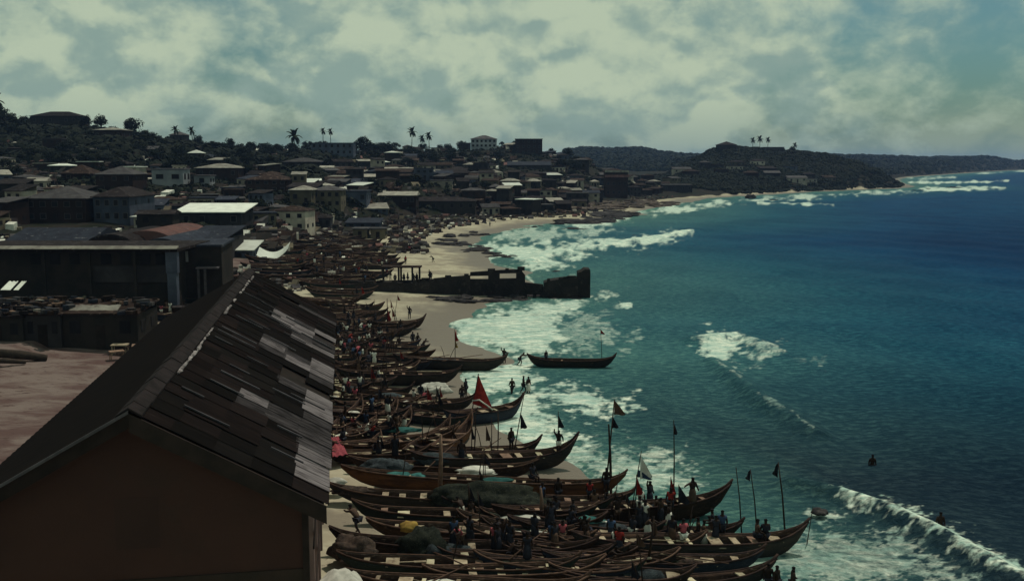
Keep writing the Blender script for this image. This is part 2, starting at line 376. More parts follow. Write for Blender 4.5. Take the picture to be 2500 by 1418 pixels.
sand = q.mix(q.ss(q.noise(pos, .35, 6, .6), .35, .65), (.43, .39, .28), (.33, .285, .205))
sand = q.mix(q.ss(q.noise(pos, 1.6, 5, .7), .56, .72), sand, (.15, .115, .09))
wet = q.ss(q.math('ADD', sx.outputs[2], q.math('MULTIPLY', q.noise(pos, .25, 3), .5)), .95, .45)
sand = q.mix(q.math('MULTIPLY', q.ss(q.noise(q.vmath('MULTIPLY', pos, (.5, 1, 1)), .12, 5, .7), .50, .62), .6), sand, (.15, .125, .10))
sand = q.mix(wet, sand, (.17, .145, .115))
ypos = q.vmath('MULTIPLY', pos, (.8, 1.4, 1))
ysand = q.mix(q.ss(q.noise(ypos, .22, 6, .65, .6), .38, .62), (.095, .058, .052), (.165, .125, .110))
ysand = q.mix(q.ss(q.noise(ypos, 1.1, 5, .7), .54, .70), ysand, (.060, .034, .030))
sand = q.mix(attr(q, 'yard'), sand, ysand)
scrub = q.mix(q.ss(q.noise(pos, .12, 8, .7), .40, .60), (.011, .014, .008), (.024, .019, .015))
scrub = q.mix(q.ss(q.noise(pos, .35, 6, .75), .60, .72), scrub, (.075, .058, .048))
vegf = q.ss(q.math('ADD', attr(q, 'veg'), q.math('MULTIPLY', q.math('SUBTRACT', q.noise(pos, .1, 5), .5), .6)), .25, .65)
q.put(bs.inputs['Base Color'], q.mix(vegf, sand, scrub))
q.put(bs.inputs['Roughness'], q.math('SUBTRACT', .95, q.math('MULTIPLY', wet, .45)))
bs.inputs['Specular IOR Level'].default_value = .2; bs.inputs['IOR'].default_value = 1.25
bp = q.new('ShaderNodeBump'); bp.inputs['Strength'].default_value = .5; bp.inputs['Distance'].default_value = .25
q.put(bp.inputs['Height'], q.noise(pos, 1.2, 7, .65)); q.l.new(bp.outputs[0], bs.inputs['Normal'])
link('ground', grid_mesh('ground', XX, YY, ZZ, {'veg': veg, 'yard': yard}, gm), kind='structure')

# ------------------------------------------------------------------ sea
cols = np.concatenate([np.linspace(-1200, 700, 30), np.linspace(720, 2700, 760), np.linspace(2750, 9000, 60)])
pyr = np.linspace(1650, 396, 560)
rows = np.array([P(1250, a, 0).y for a in pyr]); rows = np.concatenate([np.linspace(8, rows[0] - 1, 12), rows, [16000, 24000]])
B, YY = np.meshgrid(cols, rows); XX = (B - CX) / F * YY
x = XX.ravel(); y = YY.ravel()
s = -sdist(x, y)
px, py = project(x, y, np.zeros_like(x))
damp = np.clip(s / 25, .12, 1) * np.clip(1 - y / 1500, 0, 1)
wx, wy = x + 6 * fbm(x / 40, y / 40), y + 6 * fbm(x / 40 + 7, y / 40)
z = .16 * np.sin(wx * .28 + wy * .20) + .10 * np.sin(wx * .55 - wy * .16 + 1) + .35 * (fbm(wx / 5, wy / 7, 4) - .5)
z = z * damp
def ridge(poly_px, h, wid, face=1.0):
    pts = [tuple(P(a, b, 0)[:2]) for a, b in poly_px]
    d = seg_dist(x, y, pts)
    # steeper on the shore side, trailing back towards open sea
    sgn = np.where(s < np.interp(0, [0], [0]), 1, 1)
    return h * np.exp(-(d / wid) ** 2) * (.75 + .5 * fbm(x / 3, y / 3, 3))
z = z + ridge([(1740, 885), (1790, 925), (1860, 985), (1930, 1020), (1985, 1060)], .75, 1.3)
z = z + ridge([(1700, 835), (1800, 820), (1880, 860)], .6, 1.6)
z = z + ridge([(1940, 1190), (2050, 1215), (2180, 1265), (2340, 1345), (2500, 1430)], .75, 1.0)
z = z + ridge([(1290, 640), (1400, 615), (1550, 590), (1690, 565)], .8, 2.6)
z = z + ridge([(1850, 497), (2030, 501)], .8, 4) + ridge([(2250, 452), (2460, 458)], .8, 6) + ridge([(1560, 520), (1640, 505), (1750, 497)], .5, 3)
foam = np.zeros_like(x)
n3 = fbm(px / 13 + 9, py / 5, 4); n2 = fbm(px / 40 + 5, py / 14, 4)
def fpoly(pts, amp, soft):
    global foam
    soft = soft * 1.5
    d = seg_dist(px, py, pts, True); d = np.where(inside(px, py, pts), d, -d)
    d = d + (n2 - .5) * soft * 3.2 + (n3 - .5) * soft * 3.0
    foam = np.maximum(foam, amp * np.clip(.5 + d / (2 * soft), 0, 1))
def fline(pts, amp, wid, soft=None):
    global foam
    d = seg_dist(px, py, pts); soft = (soft or wid * .6) * 1.3
    d = wid - d + (n2 - .5) * soft * 2.4 + (n3 - .5) * soft * 2.6
    foam = np.maximum(foam, amp * np.clip(.5 + d / (2 * soft), 0, 1))
fpoly([(1150, 598), (1180, 583), (1300, 588), (1450, 584), (1560, 578), (1690, 563), (1600, 592), (1450, 620), (1370, 645), (1440, 660), (1280, 662), (1262, 640), (1150, 612)], .92, 10)
fpoly([(1160, 600), (1230, 560), (1400, 548), (1560, 545), (1500, 580), (1300, 600)], .74, 12)
fline([(1285, 642), (1400, 615), (1550, 590), (1690, 565)], 1.0, 8)
fpoly([(1340, 552), (1450, 540), (1560, 518), (1640, 500), (1750, 492), (1820, 500), (1700, 512), (1560, 532), (1450, 558)], .9, 6)
fpoly([(1700, 492), (1900, 482), (2100, 466), (2230, 460), (2300, 462), (2250, 470), (2050, 478), (1900, 492)], .85, 4)
fline([(1850, 496), (1940, 498), (2035, 501)], .95, 3, 2.5)
fline([(2235, 462), (2330, 462), (2455, 458)], .95, 4, 3); fline([(2215, 446), (2330, 445), (2460, 443)], .95, 3.5, 3)
fpoly([(2215, 432), (2340, 428), (2370, 436), (2240, 442)], .8, 3); fline([(2380, 424), (2500, 418)], .9, 1.5, 1.5)
fpoly([(1080, 812), (1150, 755), (1280, 728), (1440, 722), (1495, 712), (1450, 738), (1390, 765), (1375, 810), (1400, 850), (1290, 885), (1110, 850)], .88, 16)
fpoly([(1300, 740), (1480, 740), (1560, 830), (1520, 860), (1300, 880)], .64, 30)
fpoly([(1100, 918), (1170, 890), (1260, 878), (1330, 905), (1360, 940), (1250, 960), (1160, 1000)], .90, 12)
fpoly([(1160, 1000), (1250, 955), (1380, 940), (1540, 965), (1560, 1000), (1450, 1015), (1330, 1000), (1390, 1050), (1450, 1080), (1330, 1120), (1200, 1060)], .92, 16)
fpoly([(1280, 1060), (1450, 1075), (1620, 1095), (1720, 1140), (1720, 1230), (1500, 1200), (1380, 1150)], .74, 22)
fpoly([(1692, 828), (1740, 812), (1800, 822), (1820, 850), (1790, 880), (1745, 893), (1712, 865)], 1.0, 13)
fpoly([(1780, 822), (1860, 835), (1900, 858), (1880, 888), (1790, 890)], .80, 20)
fline([(1740, 885), (1790, 925), (1860, 985), (1930, 1020), (1985, 1060)], .62, 5, 5)
fpoly([(1870, 868), (2040, 872), (2030, 892), (1900, 886)], .50, 12)
fpoly([(1703, 790), (1738, 788), (1735, 800), (1705, 802)], .95, 3); fpoly([(1515, 738), (1548, 738), (1545, 750), (1518, 752)], .95, 3)
fline([(1975, 1258), (2010, 1262), (2060, 1262)], .75, 14, 9)
fline([(2060, 1215), (2120, 1235), (2200, 1262), (2290, 1305), (2380, 1355), (2500, 1412)], 1.0, 22, 16)
fpoly([(1880, 1290), (2000, 1275), (2200, 1290), (2330, 1370), (2420, 1440), (1700, 1440), (1800, 1330)], .66, 25)
fline([(2300, 1275), (2380, 1285)], .6, 4, 4)
fpoly([(1480, 1230), (1620, 1240), (1700, 1290), (1580, 1300)], .55, 12)
edge = np.clip(1 - np.abs(s) / 1.2, 0, 1) * (y < 260); foam = np.maximum(foam, edge * .8)
foam = foam * (s > -12)
sm = D.materials.new('sea_water'); sm.use_nodes = True; q = NT(sm.node_tree); bs = q.n['Principled BSDF']
pos = q.new('ShaderNodeNewGeometry').outputs['Position']
dp = attr(q, 'deep')
cr = q.new('ShaderNodeValToRGB'); q.l.new(dp, cr.inputs[0])
cr.color_ramp.elements[0].color = (.06, .17, .14, 1); cr.color_ramp.elements[1].color = (.001, .013, .056, 1); cr.color_ramp.elements[1].position = 1
for p_, c_ in ((.06, (.048, .118, .108)), (.22, (.034, .104, .114)), (.5, (.010, .060, .100)), (.78, (.003, .034, .094))):
    e = cr.color_ramp.elements.new(p_); e.color = (*c_, 1)
pw = q.vmath('MULTIPLY', pos, (1, 1.0, 1))
patch = q.noise(pos, .035, 4, .6)
wc = q.mix(q.ss(q.noise(q.vmath('MULTIPLY', pos, (.6, 1.2, 1)), 1.5, 7, .78, .3), .44, .66), cr.outputs[0], q.mix(1.0, cr.outputs[0], (3.0, 2.3, 1.8), 'MULTIPLY'))
wc = q.mix(q.ss(patch, .4, .6), wc, q.mix(1.0, wc, (.72, .78, .85), 'MULTIPLY'))
wc = q.mix(attr(q, 'painted_shade'), wc, q.mix(1.0, wc, (.38, .26, .34), "MULTIPLY"))  # near water darkened in its colour, imitating vignette and shade
fa = attr(q, 'foam')
fn = q.math('ADD', q.math('MULTIPLY', q.noise(q.vmath('MULTIPLY', pos, (.8, 1.3, 1)), .5, 7, .62, 1.6), .62), q.math('MULTIPLY', q.noise(pos, 2.2, 5, .6, .8), .38))
ff = q.ss(q.math('SUBTRACT', q.math('MULTIPLY', fa, .76), fn), -.22, .32)
ff = q.math('MULTIPLY', ff, q.ss(fa, .02, .3))
fcol = q.mix(q.ss(q.noise(q.vmath('MULTIPLY', pos, (.6, 1.4, 1)), .7, 7, .7, .8), .36, .60), (.84, .88, .72), (.40, .56, .48))
q.put(bs.inputs['Base Color'], q.mix(ff, wc, fcol))
q.put(bs.inputs['Roughness'], q.math('ADD', q.math('MULTIPLY', ff, .5), .34))
q.put(bs.inputs['Specular IOR Level'], q.math('SUBTRACT', .02, q.math('MULTIPLY', ff, .02)))
bs.inputs['IOR'].default_value = 1.12
bp = q.new('ShaderNodeBump'); bp.inputs['Strength'].default_value = .9; bp.inputs['Distance'].default_value = .35
hh = q.math('ADD', q.noise(q.vmath('MULTIPLY', pos, (.8, 1.2, 1)), 1.5, 6, .65, .5), q.math('MULTIPLY', ff, .25))
q.put(bp.inputs['Height'], hh); q.l.new(bp.outputs[0], bs.inputs['Normal'])
deep = np.clip((s + 3) / 140, 0, 1) ** .72; deep = np.minimum(deep, 1 - .22 * np.clip((y - 180) / 250, 0, 1))
sea_me = grid_mesh('sea', XX, YY, z.reshape(XX.shape), {'foam': foam, 'deep': deep, 'painted_shade': np.clip((112 - y) / 45, 0, 1) * np.clip((s - 4) / 12, 0, 1)}, sm)
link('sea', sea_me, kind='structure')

# ------------------------------------------------------------------ mesh builder
class MB:
    def __init__(s): s.v = []; s.f = []; s.mi = []
    def quad(s, pts, mi=0):
        n = len(s.v); s.v += [tuple(p) for p in pts]; s.f.append(tuple(range(n, n + len(pts)))); s.mi.append(mi)
    def hexa(s, p, mi=0):
        n = len(s.v); s.v += [tuple(a) for a in p]
        for f in ((3, 2, 1, 0), (4, 5, 6, 7), (0, 1, 5, 4), (1, 2, 6, 5), (2, 3, 7, 6), (3, 0, 4, 7)):
            s.f.append(tuple(n + i for i in f)); s.mi.append(mi)
        return s
    def box(s, x0, x1, y0, y1, z0, z1, mi=0):
        return s.hexa([(x0, y0, z0), (x1, y0, z0), (x1, y1, z0), (x0, y1, z0), (x0, y0, z1), (x1, y0, z1), (x1, y1, z1), (x0, y1, z1)], mi)
    def tube(s, pts, rad, n=6, mi=0, caps=True):
        pts = [Vector(p) for p in pts]; rad = rad if isinstance(rad, (list, tuple)) else [rad] * len(pts)
        base = len(s.v)
        for i, p in enumerate(pts):
            t = (pts[min(i + 1, len(pts) - 1)] - pts[max(i - 1, 0)]).normalized()
            a = t.orthogonal().normalized() if abs(t.z) < .99 else Vector((1, 0, 0)); 
            a = (Vector((0, 0, 1)).cross(t)).normalized() if abs(t.z) < .99 else Vector((1, 0, 0))
            b = t.cross(a)
            for k in range(n):
                an = 2 * math.pi * k / n; s.v.append(tuple(p + (a * math.cos(an) + b * math.sin(an)) * rad[i]))
        for i in range(len(pts) - 1):
            for k in range(n):
                s.f.append((base + i * n + k, base + i * n + (k + 1) % n, base + (i + 1) * n + (k + 1) % n, base + (i + 1) * n + k)); s.mi.append(mi)
        if caps:
            s.f.append(tuple(base + k for k in range(n))[::-1]); s.mi.append(mi)
            m_ = base + (len(pts) - 1) * n; s.f.append(tuple(m_ + k for k in range(n))); s.mi.append(mi)
        return s
    def mesh(s, name, mats, smooth=False):
        me = D.meshes.new(name); me.from_pydata(s.v, [], s.f)
        for m in (mats if isinstance(mats, (list, tuple)) else [mats]): me.materials.append(M[m] if isinstance(m, str) else m)
        me.polygons.foreach_set('material_index', s.mi)
        if smooth: me.polygons.foreach_set('use_smooth', [True] * len(me.polygons))
        me.update(); return me
    def build(s, name, mats, parent=None, smooth=False, **props):
        return link(name, s.mesh(name, mats, smooth), parent, **props)
def lump(rx, ry, rz, seed, amp=.3, freq=1.3, sub=3, flat=0.0):
    bm = bmesh.new(); bmesh.ops.create_icosphere(bm, subdivisions=sub, radius=1)
    for v in bm.verts:
        n = mn.fractal(v.co * freq + Vector((seed * 7.1, seed * 3.3, 0)), .9, 2.1, 5)
        c = v.co * (1 + amp * n); 
        if c.z < flat: c.z = flat + (c.z - flat) * .2
        v.co = (c.x * rx, c.y * ry, c.z * rz)
    me = D.meshes.new('lump'); bm.to_mesh(me); bm.free()
    me.polygons.foreach_set('use_smooth', [True] * len(me.polygons)); return me
def setmat(me, *ms):
    me = me.copy()
    for m in ms: me.materials.append(M[m])
    return me

# ------------------------------------------------------------------ foreground store with the corrugated roof
ax = pdir(835, HOR); ax.z = 0; ax.normalize(); pr = Vector((ax.y, -ax.x, 0))
ZE, ZB = 9.0, 1.5
E0 = P(797, 1232, ZE)
d = pdir(315, 1006)
# ridge end: intersection of its sight line with the vertical plane of the gable
# E0 - pr*Wd + z = cam + d*t
A = np.array([[pr.x, d.x], [pr.y, d.y]]); bb = np.array([E0.x, E0.y]); Wd, t_ = np.linalg.solve(A, bb)
ZR = CAMZ + d.z * t_
E1 = P(802, 768, ZE); LB = (E1 - E0).dot(ax)
ang = math.atan2(ax.y, ax.x) - math.pi / 2
ridge0 = E0 - pr * Wd
store = empty('warehouse', (ridge0.x, ridge0.y, ZB), ang, 'long dark store building in the foreground with patched corrugated gable roof and brown end wall', 'building')
HR, HE = ZR - ZB, ZE - ZB       # local heights, local x = across, y = along the ridge
SLOPE = math.atan2(HR - HE, Wd); SLEN = math.hypot(Wd, HR - HE)
wi = Wd - .95
hw = HE + (HR - HE) * (.95 / Wd) - .25
g = MB(); g.hexa([(-wi, .9, 0), (wi, .9, 0), (wi, 1.2, 0), (-wi, 1.2, 0), (-wi, .9, hw), (wi, .9, hw), (wi, 1.2, hw), (-wi, 1.2, hw)])
g.v += [(-wi, .9, hw), (wi, .9, hw), (0, .9, HR - .3), (-wi, 1.2, hw), (wi, 1.2, hw), (0, 1.2, HR - .3)]
n = len(g.v) - 6; g.f += [(n, n + 1, n + 2), (n + 5, n + 4, n + 3)]; g.mi += [0, 0]
g.build('end_wall', 'gable_brown', store)
MB().box(-wi + .02, wi - .02, .84, .897, 0, hw - 3.1).build('lower_band', 'gable_dark', store)
MB().box(1.2, wi - .15, .80, .838, 0, hw - 5.1).build('painted_panel', 'gable_brown', store)
MB().box(-.9, .7, .884, .896, hw - 1.9, hw + .1).build('bricked_up_opening', 'gable_mid', store)
MB().box(wi - .3, wi, 1.2, LB - .6, 0, hw).build('side_wall', 'pink_wall', store)
MB().box(-wi, -wi + .3, 1.2, LB - .6, 0, hw).build('side_wall', 'gable_dark', store)
MB().box(wi - .02, wi + .22, .78, 1.15, 0, hw - .05).build('corner_post', 'board_dark', store)
for k in range(12):
    y0 = 2.6 + k * 3.9
    if y0 < LB - 2: MB().box(wi + .003, wi + .35, y0, y0 + .45, 0, hw - .05).build('buttress', 'pink_wall', store)
    if y0 < LB - 4: MB().box(wi + .003, wi + .10, y0 + 1.3, y0 + 2.7, hw - 3.6, hw - 1.6).build('shutter', 'board_dark', store)
for k in (2.4, 4.6): MB().box(wi + .36, wi + .42, 1.0, LB - .8, hw - k, hw - k + .12).build('rail', 'board_dark', store)
# left slope: black and uniform, its sheets cannot be told apart
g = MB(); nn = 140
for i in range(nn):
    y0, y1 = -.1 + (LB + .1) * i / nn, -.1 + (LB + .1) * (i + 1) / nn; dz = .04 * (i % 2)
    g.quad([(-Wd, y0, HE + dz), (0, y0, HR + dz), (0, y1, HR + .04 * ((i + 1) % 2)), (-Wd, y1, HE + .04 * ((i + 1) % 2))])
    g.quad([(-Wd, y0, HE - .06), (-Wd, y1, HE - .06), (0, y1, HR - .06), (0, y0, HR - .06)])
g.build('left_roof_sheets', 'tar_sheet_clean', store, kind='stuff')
# under-boarding of the right slope
MB().hexa([(.02, 0, HR - .16), (Wd - .1, 0, HE - .12), (Wd - .1, LB, HE - .12), (.02, LB, HR - .16), (.02, 0, HR - .07), (Wd - .1, 0, HE - .03), (Wd - .1, LB, HE - .03), (.02, LB, HR - .07)]).build('roof_boarding', 'board_dark', store)
# corrugated sheets, right slope: rows down the slope, columns along the ridge
NR, NC = 5, 32
sw, shh = LB / NC, SLEN / NR
def sheet_mesh(nm, m, seed):
    g = MB(); nw = 12; rnd = random.Random(seed)
    for i in range(nw):
        ya, yb = (sw + .08) * i / nw, (sw + .08) * (i + 1) / nw
        za, zb = .022 * math.cos(i * math.pi), .022 * math.cos((i + 1) * math.pi)
        g.quad([(0, ya, za), (shh + .12, ya, za - .01), (shh + .12, yb, zb - .01), (0, yb, zb)])
    g.quad([(shh + .12, 0, -.03), (shh + .12, sw + .08, -.03), (shh + .12, sw + .08, .012), (shh + .12, 0, .012)])
    return g.mesh(nm, m)
SH = {k: sheet_mesh('roof_sheet', k, i) for i, k in enumerate(('tar_sheet', 'tar_sheet_clean', 'grey_sheet', 'grey_sheet_dull'))}
def lp2px(x_, y_, z_):
    v_ = ridge0 + pr * x_ + ax * y_; return project(v_.x, v_.y, z_ + ZB)
grey_poly = [[(668, 755), (700, 765), (735, 790), (735, 806), (665, 782)], [(728, 785), (800, 815), (800, 872), (735, 848)],
             [(640, 828), (800, 895), (800, 925), (720, 890), (640, 846)],
             [(722, 900), (800, 925), (800, 1245), (668, 1165), (700, 1070), (688, 1010), (712, 960)], [(600, 955), (690, 975), (700, 1005), (610, 975)],
             [(320, 1005), (340, 985), (380, 1005), (365, 1030)]]
dull_poly = [[(600, 890), (720, 930), (700, 1060), (600, 1010)], [(560, 790), (720, 850), (715, 870), (560, 805)], [(380, 985), (560, 1075), (700, 1160), (640, 1160), (420, 1045)], [(680, 725), (800, 780), (800, 795), (680, 738)]]
rnd = random.Random(4)
for c in range(NC):
    for r in range(NR):
        xm = (r + .5) / NR * Wd; ym = (c + .5) * sw; a_, b_ = lp2px(xm, ym, HR - (HR - HE) * (r + .5) / NR)
        k = 'tar_sheet' if rnd.random() < .45 else 'tar_sheet_clean'
        A_, B_ = np.array([a_]), np.array([b_])
        if any(inside(A_, B_, p_)[0] for p_ in dull_poly) and rnd.random() < .38: k = 'grey_sheet_dull'
        if any(inside(A_, B_, p_)[0] for p_ in grey_poly) and rnd.random() < .86: k = 'grey_sheet' if rnd.random() < .7 else 'grey_sheet_dull'
        if rnd.random() < .025: continue
        o = link('roof_sheet', SH[k], store)
        lift = .012 + .02 * rnd.random() + .03 * (NR - r) * .3
        o.location = (r / NR * Wd + rnd.uniform(-.04, .04), c * sw + rnd.uniform(-.03, .03), HR - (HR - HE) * r / NR + lift)
        o.rotation_euler = (0, SLOPE + rnd.uniform(-.006, .004), rnd.uniform(-.012, .012))
# loose battens and edge lips that stand over the sheets
for i in range(26):
    r = rnd.uniform(.3, 4.2); c = rnd.uniform(1, LB * .75); L_ = rnd.uniform(.8, 2.4)
    o = MB().box(0, L_, -.04, .05, .03, .09).build('loose_strip', 'trim_grey', store)
    o.location = (r / NR * Wd, c, HR - (HR - HE) * r / NR + .07); o.rotation_euler = (0, SLOPE, rnd.uniform(-.05, .05))
g = MB(); nn = 46
for i in range(nn):
    y0, y1 = -.15 + (LB + .3) * i / nn, -.15 + (LB + .3) * (i + 1) / nn - .03; j = rnd.uniform(-.02, .03)
    for sx_ in (-1, 1):
        w_ = .46; dz = w_ * math.tan(SLOPE)
        g.hexa([(0, y0, HR + .10 + j), (sx_ * w_, y0, HR + .08 - dz + j), (sx_ * w_, y1, HR + .08 - dz + j), (0, y1, HR + .10 + j),
                (0, y0, HR + .20 + j), (sx_ * w_, y0, HR + .16 - dz + j), (sx_ * w_, y1, HR + .16 - dz + j), (0, y1, HR + .20 + j)])
g.build('ridge_cap', 'ridge_cap', store)
for i in range(34):
    y0 = .3 + i * LB / 36 + rnd.uniform(-.2, .2)
    if rnd.random() < .25 or y0 < 8: continue
    me = lump(rnd.uniform(.04, .1), rnd.uniform(.4, .8), .05, i, .9, 2.2, 3); me.materials.append(M['mortar'])
    o = link('mortar_bead', me, store); o.location = (.56 + rnd.uniform(-.04, .05), y0, HR - .56 * math.tan(SLOPE) + .12); o.rotation_euler = (0, SLOPE, 0)
# verge boards
def verge(sgn, m, y0, h0, h1):
    MB().hexa([(0, y0, HR - h0), (sgn * Wd, y0, HE - h0), (sgn * Wd, y0 + .09, HE - h0), (0, y0 + .09, HR - h0),
               (0, y0, HR + h1), (sgn * Wd, y0, HE + h1), (sgn * Wd, y0 + .09, HE + h1), (0, y0 + .09, HR + h1)]).build('verge_board', m, store)
verge(1, 'board_dark', -.12, .72, -.02); verge(-1, 'board_dark', -.12, .55, -.02); verge(-1, 'trim_grey', -.215, .02, .10)
for i in range(16):
    y0 = .6 + i * LB / 16
    MB().hexa([(wi, y0, hw - .30), (Wd - .15, y0, HE - .32), (Wd - .15, y0 + .12, HE - .32), (wi, y0 + .12, hw - .30), (wi, y0, hw - .1), (Wd - .15, y0, HE - .17), (Wd - .15, y0 + .12, HE - .17), (wi, y0 + .12, hw - .1)]).build('rafter_end', 'board_dark', store)

# ------------------------------------------------------------------ canoes
CT = {}
def canoe_meshes(L, Wm, H, pr_rise, st_rise, hullm, railm):
    key = (round(L, 1), round(Wm, 2), round(H, 2), pr_rise, st_rise, hullm, railm)
    if key in CT: return CT[key]
    N, K = 26, 7
    def sec(t):
        a = abs(t); w_ = Wm / 2 * (1 - a ** 2.6) ** .8 + .035
        rise = (pr_rise if t > 0 else st_rise) * .72 * (.35 * a ** 3 + .65 * a ** 8)
        top = H + rise; keel = (top - .30) * a ** 7 + (.10 * a ** 2)
        x_ = t * L / 2
        return x_, w_, top, keel
    g = MB(); rings = []
    for i in range(N + 1):
        t = -1 + 2 * i / N; t = math.copysign(abs(t) ** .85, t)
        x_, w_, top, keel = sec(t); out = []; inn = []
        rk = .35 * (1 if t > 0 else -.7) * abs(t) ** 4
        for k in range(-K, K + 1):
            u = k / K; an = abs(u) ** .8
            yy_ = math.copysign(w_ * math.sin(an * math.pi / 2) ** .75 * (.80 + .20 * abs(u)), u) if k else 0
            z_ = keel + (top - keel) * (1 - math.cos(abs(u) ** 1.15 * math.pi / 2))
            out.append((x_ + rk * (z_ / max(top, .1)), yy_, z_))
            zi = max(z_, keel + .10); wi_ = max(w_ - .07, .01) / w_
            inn.append((x_ * .985 + rk * (zi / max(top, .1)), yy_ * wi_, zi))
        b0 = len(g.v); g.v += out; g.v += inn; rings.append(b0)
    m2 = 2 * K + 1
    for i in range(N):
        a, b = rings[i], rings[i + 1]
        for k in range(m2 - 1):
            g.f.append((a + k, a + k + 1, b + k + 1, b + k)); g.mi.append(0)
            g.f.append((a + m2 + k, b + m2 + k, b + m2 + k + 1, a + m2 + k + 1)); g.mi.append(1)
        g.f.append((a, b, b + m2, a + m2)); g.mi.append(0)
        g.f.append((a + m2 - 1, a + 2 * m2 - 1, b + 2 * m2 - 1, b + m2 - 1)); g.mi.append(0)
    for e in (rings[0], rings[-1]): g.f.append(tuple(range(e, e + m2))); g.mi.append(0)
    hull = g.mesh('hull', [hullm, 'inside'], True)
    rails = []
    for sg in (-1, 1):
        pts = []
        for i in range(N + 1):
            t = -1 + 2 * i / N; x_, w_, top, keel = sec(t); rk = .35 * (1 if t > 0 else -.7) * abs(t) ** 4
            pts.append((x_ + rk, sg * (w_ + .01), top + .01))
        rails.append(MB().tube(pts, .055, 5).mesh('gunwale', railm, True))
    # carved stem post
    x_, w_, top, keel = sec(.93)
    stem = MB().tube([(L / 2 * .93, 0, top - .25), (L / 2 + .28, 0, H + pr_rise * .72 + .05), (L / 2 + .42, 0, H + pr_rise * .72 + .25)], [.09, .10, .06], 6).mesh('stem_post', railm, True)
    CT[key] = (hull, rails, stem, sec); return CT[key]
TH = {}
def thwart_mesh(width, deep_, m):
    key = (round(width, 1), round(deep_, 1), m)
    if key not in TH: TH[key] = MB().box(-key[1] / 2, key[1] / 2, -key[0] / 2, key[0] / 2, -.03, .03).mesh('thwart', m)
    return TH[key]
LOCS = []
def canoe(p0, p1, hullm, railm, label, group, Wm=1.35, H=.85, pr_rise=1.0, st_rise=.55, nth=8, pale=.5, seed=0, tilt=None, float_z=None, stem=True):
    """p0 stern, p1 prow: ground points"""
    rnd = random.Random(seed * 13 + 5)
    dv = p1 - p0; dv2 = Vector((dv.x, dv.y, 0)); L = dv2.length
    Lq = round(L * 2) / 2
    hull, rails, stm, sec = canoe_meshes(Lq, Wm, H, pr_rise, st_rise, hullm, railm)
    mid = (p0 + p1) / 2
    if float_z is None:
        zs = [gz(*(p0 + dv * k)[:2]) for k in (.2, .5, .8)]; slope = max(-.06, min(.06, (zs[2] - zs[0]) / (.6 * L)))
        zm = max(sum(zs) / 3, -.15)
    else: slope, zm = 0, float_z
    o = empty('canoe', (mid.x, mid.y, zm - .04), math.atan2(dv.y, dv.x), label, 'canoe', group)
    o.rotation_euler = (tilt if tilt is not None else rnd.uniform(-.07, .07), -math.atan(slope), math.atan2(dv.y, dv.x))
    link('hull', hull, o)
    for r_ in rails: link('gunwale', r_, o)
    if stem: link('stem_post', stm, o)
    ths = []
    for i in range(nth):
        t = -.76 + 1.52 * i / (nth - 1) + rnd.uniform(-.045, .045)
        if rnd.random() < .2: continue
        x_, w_, top, keel = sec(t)
        kk = 'plank_pale' if rnd.random() < pale else 'plank_brown'
        if rnd.random() < pale * .25: kk = 'plank_cream'
        c = link('thwart', thwart_mesh(2 * w_ - .08, rnd.choice((.2, .3, .4, .4, .7)), kk), o)
        c.location = (x_, 0, top - rnd.uniform(.10, .2)); c.rotation_euler = (rnd.uniform(-.03, .03), 0, rnd.uniform(-.06, .06))
    o['L'] = L; LOCS.append((o, mid, dv2.normalized(), L, zm, H))
    del o['L']
    return o
def gun(a, b, c, d_):
    """ends of a gunwale line in the picture -> ground points below them"""
    return G(a, b, 1.05), G(c, d_, 1.05)
hm = ['hull_black', 'hull_brown', 'hull_green', 'hull_blue', 'hull_black', 'hull_brown']
